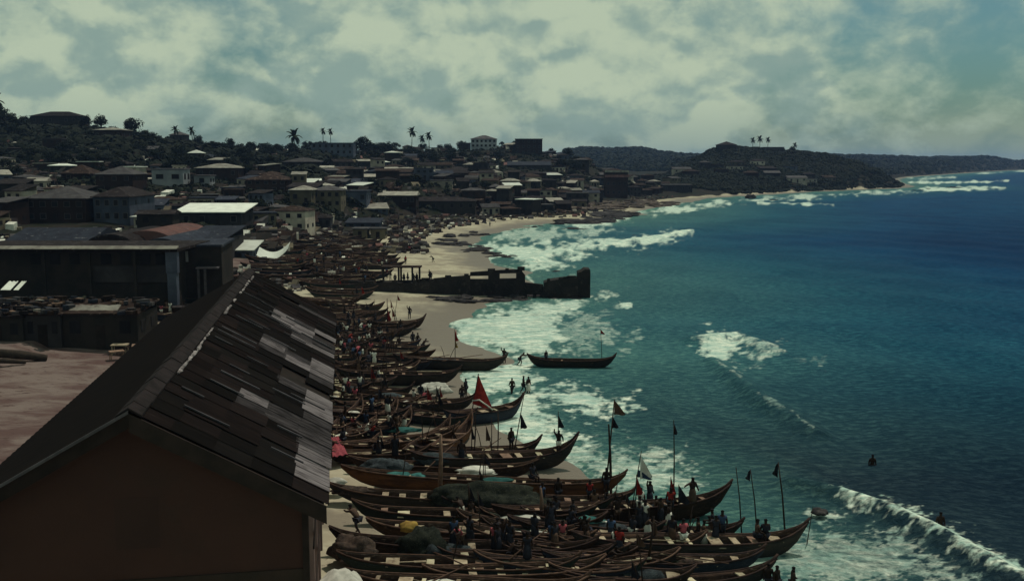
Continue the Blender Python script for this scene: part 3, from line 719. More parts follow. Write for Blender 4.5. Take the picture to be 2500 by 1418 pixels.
near = [
 # x0,y0,x1,y1, hull, rail, label, opts
 (850, 1398, 1420, 1425, 'hull_brown', 'rail_wood', 'nearest brown canoe with pale thwarts cut by the bottom edge beside the white canvas', {}),
 (1215, 1428, 1880, 1395, 'hull_black', 'rail_dark', 'dark canoe in the bottom row whose prow ends over the foam', dict(pr_rise=1.2)),
 (825, 1352, 1400, 1372, 'hull_green', 'rail_wood', 'greenish canoe with a dark net heap over its stern and pale thwarts', {}),
 (812, 1306, 1440, 1330, 'hull_brown', 'rail_dark', 'brown canoe with upswept stern behind the two net heaps', dict(st_rise=1.0)),
 (1330, 1345, 1850, 1360, 'hull_blue', 'rail_dark', 'dark blue canoe lying under the prow of the big black canoe', {}),
 (1400, 1318, 1955, 1322, 'hull_black', 'rail_dark', 'big black canoe at lower right with tall prow pointing out to sea', dict(pr_rise=1.5, H=1.15, Wm=1.8)),
 (1270, 1280, 1800, 1290, 'hull_black', 'rail_dark', 'black canoe inshore of the big black canoe crowded with dark figures', {}),
 (900, 1270, 1420, 1292, 'hull_brown', 'rail_wood', 'brown canoe with a yellow cloth bundle near its end', {}),
 (1205, 1252, 1770, 1225, 'hull_brown', 'rail_dark', 'long brown canoe with grey side and high prow carrying the man with outstretched arm', dict(pr_rise=1.6, H=1.15)),
 (868, 1235, 1440, 1250, 'hull_green', 'rail_wood', 'green black canoe with pointed stern rising over bare sand', dict(st_rise=1.0)),
 (806, 1190, 1530, 1215, 'hull_black', 'rail_wood', 'long black canoe with grey cloths folded in the stern', dict(st_rise=.9, pr_rise=1.1)),
 (1090, 1215, 1480, 1228, 'hull_green', 'rail_dark', 'canoe buried under the largest dark net heap', {}),
 (835, 1150, 1515, 1187, 'hull_orange', 'rail_wood', 'long orange brown canoe with carved forked prow and turquoise cloth inside', dict(pr_rise=1.3, H=1.1)),
 (860, 1118, 1300, 1136, 'hull_brown', 'rail_wood', 'brown canoe with blue grey nets heaped amidships', {}),
 (1010, 1118, 1395, 1108, 'hull_black', 'rail_dark', 'black canoe with very high prow over the surf and white bundles inside', dict(pr_rise=1.9, H=1.15, Wm=1.7)),
 (1020, 1092, 1305, 1085, 'hull_black', 'rail_dark', 'black canoe with pale slanting thwarts just behind the high prowed one', dict(pale=.9, pr_rise=1.1)),
 (810, 1085, 1110, 1050, 'hull_orange', 'rail_wood', 'rust red canoe lying askew with an orange rail', {}),
 (1085, 1012, 1268, 992, 'hull_blue', 'rail_dark', 'slate blue canoe with dark red triangular sail at the edge of the surf', dict(pr_rise=1.5, H=1.1)),
 (985, 975, 1130, 972, 'hull_black', 'rail_dark', 'black canoe with white covered net behind the red sail', {}),
 (1000, 1000, 1110, 1010, 'hull_green', 'rail_dark', 'dark canoe between the red sail canoe and open hulls inshore', {}),
 (845, 1066, 968, 990, 'hull_brown', 'rail_wood', 'open brown canoe pointing at a slant with pale ribs', dict(pale=.9)),
 (905, 1080, 1000, 1012, 'hull_brown', 'rail_wood', 'open canoe with black bow standing over a teal puddle', dict(pale=.9)),
 (985, 1100, 1090, 1035, 'hull_brown', 'rail_wood', 'open canoe with cream thwarts slanting down to the sand gap', dict(pale=.9)),
 (1055, 1090, 1150, 1030, 'hull_orange', 'rail_wood', 'short orange brown canoe with raised bow beside the bare sand', dict(pr_rise=1.4)),
 (810, 1045, 880, 985, 'hull_blue', 'rail_wood', 'short pale inside canoe beside the roof edge', dict(pale=1)),
 (825, 910, 1115, 915, 'hull_black', 'rail_dark', 'long black canoe lying full length behind the covered nets', dict(H=1.2)),
 (826, 930, 1000, 950, 'hull_black', 'rail_dark', 'black canoe with tall stern above the cream canvas at the roof edge', dict(st_rise=1.2)),
 (960, 872, 1232, 884, 'hull_black', 'rail_dark', 'long black canoe being pushed out with its prow held by a standing figure', dict(pr_rise=1.0, H=1.15)),
 (820, 882, 1000, 888, 'hull_brown', 'rail_dark', 'brown canoe beside the red shirted crowd', {}),
 (918, 787, 1023, 783, 'hull_brown', 'rail_dark', 'small red brown canoe alone on the sand with furled red flag', dict(H=1.0, pr_rise=1.1)),
]
for i, (a, b, c, d_, h_, r_, lab, kw) in enumerate(near):
    p0, p1 = gun(a, b, c, d_); L = (p1 - p0).length
    if L < 7: mid = (p0 + p1) / 2; dv = (p1 - p0).normalized(); p0, p1 = mid - dv * 3.6, mid + dv * 3.6
    kw = dict(kw)
    canoe(p0, p1, h_, r_, lab, 'canoes drawn up on the beach', seed=i + 3, nth=max(5, min(12, int((p1 - p0).length / 1.35))), pale=kw.pop('pale', .72 if b > 1140 else .5), tilt=None, **kw)
pA, pB = P(1290, 893, 0), P(1497, 897, 0)
canoe(pA, pB, 'hull_black', 'rail_dark', 'lone black canoe afloat in the shallows with one person and a small flag', 'canoes in the water', H=.95, pr_rise=.9, st_rise=.9, float_z=-.18, seed=77, tilt=0, nth=7, pale=.1)
# the packed fleet behind the shed
placed = [(l[1].x, l[1].y, l[3]) for l in LOCS]
def fleet(poly, n, lab, grp, spacing, a0, a1, seed, Lr=(8, 11.5), hues=hm):
    rnd = random.Random(seed); xs = [p[0] for p in poly]; ys = [p[1] for p in poly]; k = 0; tries = 0
    while k < n and tries < 4000:
        tries += 1
        a, b = rnd.uniform(min(xs), max(xs)), rnd.uniform(min(ys), max(ys))
        if not inside(np.array([a]), np.array([b]), poly)[0]: continue
        p = G(a, b, .6)
        if any(abs(p.y - q_[1]) < spacing[1] and abs(p.x - q_[0]) < spacing[0] for q_ in placed): continue
        placed.append((p.x, p.y, 9)); k += 1
        an = R(rnd.uniform(a0, a1)); L = round(rnd.uniform(*Lr)); dv = Vector((math.cos(an), math.sin(an), 0)) * L / 2
        hu = rnd.choice(hues); ra = rnd.choice(['rail_wood', 'rail_dark']); hc = {'hull_black': 'black', 'hull_brown': 'brown', 'hull_green': 'greenish', 'hull_blue': 'slate blue'}[hu]
        vz = (b - min(ys)) / (max(ys) - min(ys)); vp = ' (far rows)' if vz < .33 else ' (middle rows)' if vz < .66 else ' (near rows)'
        canoe(p - dv, p + dv, hu, ra, '%s canoe with %s rails, %s%s' % (hc, 'tan' if ra == 'rail_wood' else 'dark', lab, vp), grp, seed=seed * 100 + k, nth=6, pale=.55, pr_rise=rnd.choice((.7, 1.0)), stem=False)
fleet([(800, 750), (870, 745), (900, 790), (960, 830), (960, 1000), (1050, 1080), (960, 1110), (800, 1120)], 40, 'wedged in beside the patched roof edge', 'canoes wedged beside the roof edge', (3.6, 2.0), -25, 50, 11, (7, 10))
fleet([(640, 640), (700, 590), (760, 590), (840, 570), (900, 600), (925, 650), (850, 700), (830, 735), (800, 745), (740, 700)], 75, 'packed inland of the ruined pier', 'canoes packed inland of the ruined pier', (6.5, 2.1), -20, 25, 12)
fleet([(430, 700), (560, 660), (640, 660), (560, 720), (420, 800)], 6, 'between the store and the flat roofed block', 'canoes between the store and the block', (6, 3), -20, 20, 13)

fleet([(1240, 1275), (1450, 1255), (1640, 1345), (1600, 1410), (1250, 1400)], 15, 'crossing the long rows near the viewer', 'canoes crossing the near rows', (2.0, .8), -24, 22, 14, (7, 9))
# ------------------------------------------------------------------ nets, cloths, gear
def heap(p, rx, ry, rz, m, label, name='net_heap', cat='net heap', group=None, seed=1, amp=.35, dz=0, sub=4, rz_=0):
    me = lump(rx, ry, rz, seed, amp, 1.6, sub, -.1); me.materials.append(M[m])
    o = link(name, me); o.location = (p.x, p.y, p.z + dz); o.rotation_euler.z = rz_; return tag(o, label, cat, group)
heap(G(1180, 1222, .9), 3.3, 1.1, 1.1, 'net_green', 'largest dark green net heap covering a canoe', seed=1, dz=.8)
heap(G(1285, 1232, .9), 1.7, .9, .7, 'net_green', 'thin tail of the largest net heap with a tan patch beside it', seed=9, dz=.75)
heap(G(862, 1340, .9), 1.2, .8, .95, 'net_brown', 'brown grey net heap over the stern of the greenish canoe', seed=2, dz=.7)
heap(G(1028, 1330, .9), 1.5, 1.1, 1.25, 'net_green', 'tall round net heap between two canoes near the bottom', seed=3, dz=.5)
heap(G(1062, 1352, .6), .9, .8, .8, 'net_blue', 'small blue grey net heap against the tall round one', seed=4, dz=.4)
heap(G(945, 1140, .9), 1.5, .8, .75, 'net_blue', 'blue grey net heap in a canoe left of the turquoise cloth', seed=5, dz=.8)
heap(G(1060, 1120, .9), 1.5, .8, .5, 'net_blue', 'low blue grey net heap in the canoe below the tan post', seed=6, dz=.8)
heap(G(1045, 885, .6), 3.0, .7, .7, 'net_blue', 'long pale net bundle beside the black canoe being pushed out', seed=7, dz=.4)
heap(G(1060, 955, .6), 1.6, .7, .8, 'cloth_white', 'white cloth covered bundle behind the red sail', 'bundle', 'bundle', seed=8, dz=.6)
for i, (a, b, rx, lab) in enumerate(((968, 1162, 1.1, 'turquoise cloth spread in the orange brown canoe nearer the store'), (1018, 1165, .5, 'small turquoise cloth right of the larger turquoise one'), (1210, 1176, 1.1, 'teal cloth heap ahead of the white peaked sheet'), (1445, 1272, .8, 'dull teal cloth on the rail of a black canoe'), (985, 1052, 1.4, 'pale teal sheet lying between open hulls'))):
    heap(G(a, b, .8), rx, .6, .22, 'cloth_teal', lab, 'cloth', 'cloth', seed=20 + i, dz=.85, sub=3)
heap(G(1000, 1290, .8), .55, .45, .45, 'cloth_yellow', 'cream yellow bundle on a canoe rail', 'bundle', 'bundle', seed=31, dz=.8, sub=3)
heap(G(820, 1180, .8), .7, .5, .35, 'cloth_white', 'pale grey bundle in the stern nearest the roof corner', 'bundle', 'bundle', seed=32, dz=.8, sub=3)
heap(G(858, 1200, .8), 1.3, .55, .35, 'net_brown', 'folded grey brown cloth along the black canoe stern', 'cloth', 'cloth', seed=33, dz=.85, sub=3)
heap(G(1265, 1265, .8), 1.5, .8, .4, 'cloth_white', 'white cloth pile around the foot of the brown post', 'cloth', 'cloth', seed=34, dz=.6, sub=3)
heap(G(1160, 1152, .8), 1.3, .6, .35, 'cloth_white', 'white bundles scattered in the high prowed canoe', 'bundle', 'bundle', seed=35, dz=.75, sub=3, amp=.7)
heap(G(875, 860, .8), .6, .5, .5, 'cloth_pink', 'bright pink cloth among the crowd beside the canoes', 'cloth', 'cloth', seed=36, dz=.9, sub=3)
rnd = random.Random(5)
gear_m = ['net_green', 'net_blue', 'net_brown', 'cloth_white', 'net_brown', 'net_green']
for i in range(150):
    o, mid, dv, L, zm, H = rnd.choice(LOCS)
    if o['label'].startswith('lone'): continue
    p = mid + dv * rnd.uniform(-.33, .33) * L; sz = rnd.uniform(.35, .9)
    m_ = rnd.choice(gear_m); dark = m_ != 'cloth_white'
    ga, gb = project(p.x, p.y, zm)
    wh = 'in the rows nearest the viewer' if gb > 1180 else 'in the canoes beside the patched roof edge' if gb > 800 and ga < 1000 else 'in the middle rows by the surf' if gb > 800 else 'in the canoes inland of the ruined pier'
    heap(p, sz * 1.5, sz * .55, sz * .55, m_, ('%s net bundle lying ' % {'net_green': 'dark green', 'net_blue': 'blue grey', 'net_brown': 'brown'}[m_] if dark else 'white bundle lying ') + wh, 'bundle', 'bundle', 'dark bundles in the canoes' if dark else 'white bundles in the canoes', seed=40 + i, dz=zm - p.z + H * .55, sub=2, rz_=math.atan2(dv.y, dv.x))
PAD = MB().tube([(-1.1, 0, 0), (.7, 0, 0)], .03, 5).mesh('shaft', 'plank_pale')
PBL = MB().box(.7, 1.35, -.11, .11, -.015, .015).mesh('blade', 'plank_pale')
for i in range(110):
    o, mid, dv, L, zm, H = rnd.choice(LOCS)
    p = mid + dv * rnd.uniform(-.3, .3) * L
    e = empty('paddle', (p.x, p.y, zm + H + rnd.uniform(-.02, .06)), math.atan2(dv.y, dv.x) + rnd.uniform(-.7, .7), 'pale wooden paddle laid across the thwarts of a canoe', 'paddle', 'paddles laid in the canoes')
    e.rotation_euler[1] = rnd.uniform(-.08, .08)
    link('shaft', PAD, e); link('blade', PBL, e)
BPM = MB().tube([(-3, 0, 0), (0, 0, .04), (3, 0, 0)], [.05, .045, .03], 5).mesh('bamboo_pole', 'rail_wood', True)
for i in range(46):
    o, mid, dv, L, zm, H = rnd.choice(LOCS[:30] if i % 3 else LOCS)
    p = mid + dv * rnd.uniform(-.35, .35) * L; ga, gb = project(p.x, p.y, zm)
    b = link('bamboo_pole', BPM); b.location = (p.x, p.y, zm + H + .12); b.scale = (rnd.uniform(.5, 1), 1, 1); b.rotation_euler = (0, rnd.uniform(-.12, .12), math.atan2(dv.y, dv.x) + rnd.choice((-1, 1)) * rnd.uniform(.1, 1.1))
    tag(b, 'long wooden pole lying askew across the canoes ' + ('nearest the viewer' if gb > 1180 else 'in the middle rows' if gb > 850 else 'toward the pier'), 'pole', 'loose poles across the canoes')
# white canvas at the bottom edge, cream canvas at the roof edge
def canvas(pts_px, zc, sag, m, label, name='canvas'):
    c4 = [G(a, b, zc) + Vector((0, 0, zc)) for a, b in pts_px]; n = 10; g = MB()
    V = []
    for i in range(n + 1):
        for j in range(n + 1):
            u, v = i / n, j / n
            p = c4[0] * (1 - u) * (1 - v) + c4[1] * u * (1 - v) + c4[2] * u * v + c4[3] * (1 - u) * v
            V.append(p + Vector((0, 0, sag * 16 * u * (1 - u) * v * (1 - v) + .06 * math.sin(u * 17 + v * 5))))
    for k in (0, -.03):
        g.v += [(p.x, p.y, p.z + k) for p in V]
    for k in (0, 1):
        o_ = k * (n + 1) ** 2
        for i in range(n):
            for j in range(n):
                f_ = (o_ + i * (n + 1) + j, o_ + (i + 1) * (n + 1) + j, o_ + (i + 1) * (n + 1) + j + 1, o_ + i * (n + 1) + j + 1)
                g.f.append(f_ if k == 0 else f_[::-1]); g.mi.append(0)
    return tag(g.build(name, m, None, True), label, 'canvas')
canvas([(765, 1440), (900, 1440), (870, 1395), (800, 1392)], 1.6, .5, 'cloth_white', 'white domed canvas at the very bottom edge beside the store')
canvas([(806, 995), (850, 985), (838, 930), (812, 905)], .5, .3, 'plank_cream', 'cream canvas sheet at the right edge of the patched roof')
canvas([(812, 1115), (850, 1108), (826, 1065), (806, 1068)], .9, .2, 'cloth_pink', 'faded pink and white cloth draped over a stern at the roof edge')

# ------------------------------------------------------------------ flags and poles
def pole(a, b, c, d_, dz, label, flags=(), r=.05, group='flag poles standing in the canoes', name='flag_pole', cat='flag pole', pm='pole'):
    p = G(a, b, dz); base = Vector((p.x, p.y, p.z + dz)); top = PY(c, d_, p.y)
    e = empty(name, base, 0, label, cat, group); v = top - base
    MB().tube([(0, 0, -.5), tuple(v * .5 + Vector((.03, 0, 0))), tuple(v)], [r, r * .8, r * .5], 6).build('pole', pm, e, True)
    for (f0, fl, fh, m) in flags:      # start fraction from the top (m), length, height
        n = 6; g = MB(); V = []
        for i in range(n + 1):
            u = i / n; hh_ = fh * (1 - u * .92)
            x_ = fl * u; y_ = .12 * math.sin(u * 6); dr = -.75 * fh * u - .25 * fl * u
            V.append(((x_, y_, dr), (x_ * .9, y_ + .02, dr - hh_)))
        tp = v - v.normalized() * f0
        for k in (0, .02):
            for i in range(n):
                g.quad([tuple(Vector(V[i][0]) + tp + Vector((0, k, 0))), tuple(Vector(V[i + 1][0]) + tp + Vector((0, k, 0))), tuple(Vector(V[i + 1][1]) + tp + Vector((0, k, 0))), tuple(Vector(V[i][1]) + tp + Vector((0, k, 0)))])
        g.build('flag', m, e, True)
    return e
pole(1478, 1185, 1500, 974, .9, 'tall leaning pole with two dark pennants above the forked prow', ((.05, .75, 1.0, 'cloth_brown'), (1.15, .4, .8, 'cloth_dark')), .06)
pole(1492, 1190, 1486, 1035, .9, 'shorter thick pole beside the two pennant pole', (), .1)
pole(1645, 1215, 1645, 1025, .9, 'tall thin pole with small dark pennant left of the man with outstretched arm', ((.1, .25, .9, 'cloth_dark'),), .05)
pole(1540, 1240, 1566, 1100, .9, 'slanting pole with large pale flag drooping over the surf', ((.3, .75, 1.5, 'cloth_white'), (1.2, .9, .5, 'cloth_blue')), .045)
pole(1550, 1245, 1554, 1158, .9, 'short pole with narrow red pennant below the pale flag', ((.05, .4, 1.3, 'cloth_red'),), .04)
pole(1632, 1235, 1638, 1163, .9, 'short pole with dark red pennant in the brown canoe', ((.02, .35, 1.3, 'cloth_red'),), .04)
pole(1655, 1250, 1657, 1182, .9, 'short pole with wide black pennant beside the dark red one', ((.02, .7, 1.2, 'cloth_dark'),), .04)
pole(1812, 1295, 1797, 1140, .9, 'bare thin pole leftmost of three poles near the high prow at lower right', (), .045)
pole(1850, 1295, 1832, 1145, .9, 'pole with tiny black pennant in the middle of three poles at lower right', ((.05, -.3, .7, 'cloth_dark'),), .045)
pole(1918, 1290, 1900, 1128, .9, 'pole with black pennant rightmost of three poles at lower right', ((.05, -.35, .9, 'cloth_dark'),), .06)
pole(1361, 1100, 1363, 1003, .9, 'pole with short dark pennant in the high prowed canoe', ((.3, .45, 1.0, 'cloth_dark'),), .045)
pole(1254, 1095, 1280, 960, .9, 'leaning pole with black cloth hung halfway up', ((1.5, .5, 1.2, 'cloth_dark'),), .05)
pole(1470, 888, 1466, 803, .5, 'thin pole with tiny red pennant on the floating canoe', ((.05, .5, .5, 'cloth_red'),), .035)
pole(1111, 872, 1110, 803, .8, 'pole with red and yellow pennant on the canoe being pushed out', ((.1, .4, 1.3, 'cloth_red'), (1.2, .35, .9, 'cloth_yellow')), .04)
pole(945, 785, 945, 728, .8, 'mast with furled red sail on the small canoe alone on the sand', ((1.3, .55, 1.8, 'cloth_red'),), .07)
pole(1215, 1105, 1215, 1000, .9, 'bare thin pole right of the red sail canoe stern', (), .035)
pole(1500, 1235, 1490, 1190, .9, 'short bare stake under the forked prow', (), .035)
pole(1965, 1345, 1985, 1235, .0, 'bare pole slanting in the water by the rightmost prow', (), .035)
pole(980, 1165, 995, 1085, .9, 'dark thin pole left of the turquoise cloth pair', (), .04)
pole(1074, 1190, 1076, 1060, .9, 'thick tan post standing in the orange brown canoe', (), .16, pm='plank_brown')
pole(1322, 1255, 1320, 1190, .9, 'brown post standing at the end of the grey sided canoe', (), .13, pm='plank_brown')
rnd = random.Random(21)
for i in range(130):
    o, mid, dv, L, zm, H = rnd.choice(LOCS[:-6] if i % 2 else LOCS[:50])
    a, b = project(mid.x, mid.y, zm + H)
    if b < 700 or a > 1700 or o['label'].startswith('lone'): continue
    hgt = rnd.uniform(35, 100) * (b / 1100); fl = ((.1, rnd.uniform(.2, .5), rnd.uniform(.6, 1.2), rnd.choice(['cloth_dark', 'cloth_red', 'cloth_brown', 'cloth_dark'])),) if rnd.random() < .45 else ()
    pole(a + rnd.uniform(-15, 15), b, a + rnd.uniform(-22, 22), b - hgt, .8, 'short pole with a furled pennant among the packed canoes' if fl else 'bare stick standing among the packed canoes', fl, .04, 'short poles among the packed canoes')
# the dark red sail
p = G(1185, 1002, 1.0); Y0 = p.y
e = empty('sail', (p.x, p.y, p.z + .9), 0, 'dark red triangular sail with a white foot line at the surf edge', 'sail')
def rel(a, b, dy=0): return tuple(PY(a, b, Y0 + dy) - Vector(e.location))
g = MB(); A_, B_, C_ = Vector(rel(1168, 915)), Vector(rel(1153, 985)), Vector(rel(1203, 998, -.5))
n = 8
for k in (0, .03):
    for i in range(n):
        u0, u1 = i / n, (i + 1) / n
        def edge(u): return A_.lerp(B_, u) + Vector((0, k, 0)), A_.lerp(C_, u) + Vector((0, k, 0))
        l0, r0 = edge(u0); l1, r1 = edge(u1); m0 = (l0 + r0) / 2 + Vector((0, -.4 * u0, 0)); m1 = (l1 + r1) / 2 + Vector((0, -.4 * u1, 0))
        g.quad([l0, m0, m1, l1]); g.quad([m0, r0, r1, m1])
g.build('sail_cloth', 'cloth_red', e, True)
MB().tube([rel(1153, 1000), rel(1168, 912)], .05, 6).build('mast', 'pole', e)
MB().tube([rel(1153, 978, -.45), rel(1170, 976, -.6), rel(1190, 990, -.6), rel(1203, 1000, -.5)], .07, 6).build('foot_rope', 'cloth_white', e, True)

# ------------------------------------------------------------------ people
def skin_mesh(nodes, edges, mats, sub=1, root=0):
    me = D.meshes.new('tmp'); me.from_pydata([n[0] for n in nodes], edges, [])
    ob = D.objects.new('tmp', me); COL.objects.link(ob)
    md = ob.modifiers.new('s', 'SKIN'); md.use_smooth_shade = True
    for i, n in enumerate(nodes):
        d_ = me.skin_vertices[0].data[i]; r_ = n[1]; d_.radius = r_ if isinstance(r_, tuple) else (r_, r_); d_.use_root = (i == root)
    ms = ob.modifiers.new('u', 'SUBSURF'); ms.levels = sub; ms.render_levels = sub
    dg = bpy.context.evaluated_depsgraph_get(); out = D.meshes.new_from_object(ob.evaluated_get(dg))
    D.objects.remove(ob); out.materials.clear()
    for m in mats: out.materials.append(M[m])
    out.polygons.foreach_set('material_index', [0] * len(out.polygons)); return out
def pose(kind):
    """joints facing -y; returns nodes"""
    J = dict(pel=(0, 0, .95), wst=(0, .01, 1.10), cst=(0, 0, 1.32), nek=(0, 0, 1.47), hd0=(0, -.01, 1.56), hd1=(0, -.02, 1.68),
             shl=(-.18, 0, 1.41), ell=(-.25, .02, 1.12), hal=(-.26, -.08, .87), shr=(.18, 0, 1.41), elr=(.25, .02, 1.12), har=(.26, -.08, .87),
             hpl=(-.09, 0, .90), knl=(-.11, -.02, .50), anl=(-.12, .02, .08), tol=(-.13, -.14, .03), hpr=(.09, 0, .90), knr=(.11, -.02, .50), anr=(.12, .02, .08), tor=(.13, -.14, .03))
    if kind == 'walk': J.update(knl=(-.10, -.18, .52), anl=(-.11, -.22, .08), tol=(-.11, -.38, .04), knr=(.10, .05, .50), anr=(.11, .28, .14), tor=(.11, .20, .03), hal=(-.27, .10, .90), ell=(-.24, .12, 1.12), elr=(.24, -.08, 1.12), har=(.24, -.30, .98))
    if kind == 'reach': J.update(ell=(-.45, -.10, 1.38), hal=(-.68, -.22, 1.32), elr=(.30, .02, 1.14), har=(.38, -.06, .92))
    if kind == 'pull': J.update(pel=(0, .15, .82), wst=(0, .08, .97), cst=(0, -.12, 1.13), nek=(0, -.22, 1.23), hd0=(0, -.28, 1.30), hd1=(0, -.34, 1.41), shl=(-.17, -.16, 1.20), shr=(.17, -.16, 1.20), ell=(-.2, -.42, 1.12), elr=(.2, -.42, 1.12), hal=(-.12, -.66, 1.15), har=(.12, -.66, 1.15), hpl=(-.09, .15, .78), hpr=(.09, .15, .78), knl=(-.12, -.08, .48), knr=(.12, .12, .42), anl=(-.12, .05, .08), anr=(.12, .40, .10), tol=(-.12, -.10, .03), tor=(.12, .28, .03))
    if kind == 'up': J.update(ell=(-.34, 0, 1.62), hal=(-.30, -.05, 1.88), elr=(.3, .02, 1.15), har=(.3, -.1, .92))
    if kind == 'sit': J.update(knl=(-.12, -.40, .92), anl=(-.12, -.42, .50), tol=(-.12, -.56, .46), knr=(.12, -.40, .92), anr=(.12, -.42, .50), tor=(.12, -.56, .46), hal=(-.15, -.36, 1.0), har=(.15, -.36, 1.0), ell=(-.25, -.1, 1.12), elr=(.25, -.1, 1.12))
    if kind == 'sit': J = {k: (v[0], v[1], v[2] - .43) for k, v in J.items()}
    return J
PR_ = dict(pel=(.15, .11), wst=(.125, .095), cst=(.165, .105), nek=.055, hd0=.075, hd1=.092, shl=.065, ell=.045, hal=.035, shr=.065, elr=.045, har=.035, hpl=.085, knl=.058, anl=.042, tol=.035, hpr=.085, knr=.058, anr=.042, tor=.035)
PR = {k: (tuple(a * 1.22 for a in v) if isinstance(v, tuple) else v * 1.25) for k, v in PR_.items()}; PR['hd1'] = .105; PR['hd0'] = .085
PE = [('pel', 'wst'), ('wst', 'cst'), ('cst', 'nek'), ('nek', 'hd0'), ('hd0', 'hd1'), ('cst', 'shl'), ('shl', 'ell'), ('ell', 'hal'), ('cst', 'shr'), ('shr', 'elr'), ('elr', 'har'), ('pel', 'hpl'), ('hpl', 'knl'), ('knl', 'anl'), ('anl', 'tol'), ('pel', 'hpr'), ('hpr', 'knr'), ('knr', 'anr'), ('anr', 'tor')]
def part_mesh(J, keys, edges, grow, m, trim=None):
    nodes = []
    for k in keys:
        r_ = PR[k]; r_ = tuple(a + grow for a in r_) if isinstance(r_, tuple) else r_ + grow
        p_ = Vector(J[k])
        if trim and k in trim: p_ = Vector(J[trim[k][0]]).lerp(p_, trim[k][1])
        nodes.append((tuple(p_), r_))
    return skin_mesh(nodes, [(keys.index(a), keys.index(b)) for a, b in edges], [m], 1)
BODY = {}; WEAR = {}
kinds = ['stand', 'walk', 'reach', 'pull', 'up', 'sit']
for k in kinds:
    J = pose(k); ks = list(J); BODY[k] = part_mesh(J, ks, PE, 0, 'skin')
def wear(k, typ, m):
    if (k, typ, m) in WEAR: return WEAR[(k, typ, m)]
    J = pose(k)
    if typ == 'shorts': me = part_mesh(J, ['pel', 'hpl', 'knl', 'hpr', 'knr'], [('pel', 'hpl'), ('hpl', 'knl'), ('pel', 'hpr'), ('hpr', 'knr')], .02, m, {'knl': ('hpl', .8), 'knr': ('hpr', .8)})
    elif typ == 'shirt': me = part_mesh(J, ['pel', 'wst', 'cst', 'shl', 'ell', 'shr', 'elr'], [('pel', 'wst'), ('wst', 'cst'), ('cst', 'shl'), ('shl', 'ell'), ('cst', 'shr'), ('shr', 'elr')], .018, m, {'ell': ('shl', .55), 'elr': ('shr', .55)})
    elif typ == 'wrap':
        g = MB(); a = Vector(J['wst']); b = (Vector(J['knl']) + Vector(J['knr'])) / 2; b.z -= .12
        g.tube([tuple(a), tuple(a.lerp(b, .3)), tuple(a.lerp(b, .65)), tuple(b)], [.14, .20, .21, .23], 10); me = g.mesh('wrap', m, True)
    WEAR[(k, typ, m)] = me; return me
HAIR = {}
for k in kinds:
    h = Vector(pose(k)['hd1']); me = lump(.098, .105, .09, 1, .12, 3, 2); me.transform(Matrix.Translation(h + Vector((0, .015, -.012)))); me.materials.append(M['hair']); HAIR[k] = me
def person(p, z, k, rz, label, top=None, low='cloth_dark', lowtyp='shorts', group=None, s=1.0):
    e = empty('person', (p.x, p.y, z), rz, label, 'person', group, (s, s, s))
    link('body', BODY[k], e); link('hair', HAIR[k], e)
    link('wrap' if lowtyp == 'wrap' else 'shorts', wear(k, lowtyp, low), e)
    if top: link('shirt', wear(k, 'shirt', top), e)
    return e
def pp(a, b, dz, k, rz, label, **kw):
    p = G(a, b, dz); person(p, max(p.z, -.5) + dz, k, R(rz), label, **kw)
def pw_(a, b, depth, k, rz, label, **kw):
    p = P(a, b, 0); person(p, -depth, k, R(rz), label, **kw)
pw_(1231, 886, .1, 'up', 0, 'person standing at the prow of the canoe being pushed out')
pw_(1272, 890, .1, 'pull', 90, 'bending person pulling the floating canoe by its end')
p = P(1333, 893, 0); person(p, .35, 'stand', R(30), 'person standing inside the floating canoe', s=.8)
pw_(1250, 960, .25, 'walk', 200, 'bare backed person wading above the red sail canoe prow')
pw_(1278, 958, .1, 'walk', 100, 'left of two people talking in the shallow surf'); pw_(1290, 960, .1, 'stand', 40, 'right of two people in the shallow surf', low='cloth_white', lowtyp='wrap')
pp(1690, 1238, .9, 'reach', 20, 'person in a wrap standing in the long brown canoe with one arm out', low='cloth_brown', lowtyp='wrap', s=1.1)
pp(1480, 1205, .6, 'stand', 0, 'person standing by the thick pole under the forked prow')
pp(1248, 1100, .8, 'stand', 40, 'person standing in the canoe beside the leaning pole')
pp(1364, 1108, 1.2, 'up', 0, 'person in pale shorts perched on the high prowed canoe', low='cloth_white')
pp(1127, 1135, .4, 'stand', 0, 'dark figure standing left of the two black canoes with slanting thwarts', low='cloth_dark', lowtyp='wrap', s=1.08)
pp(965, 1125, .6, 'stand', 0, 'dark figure in long cloth by the blue grey net heap', top='cloth_dark', low='cloth_dark', lowtyp='wrap', s=1.1)
pp(1000, 778, 0, 'up', 0, 'person standing behind the small canoe alone on the sand')
pp(978, 812, 0, 'walk', 30, 'person walking in front of the small canoe alone on the sand')
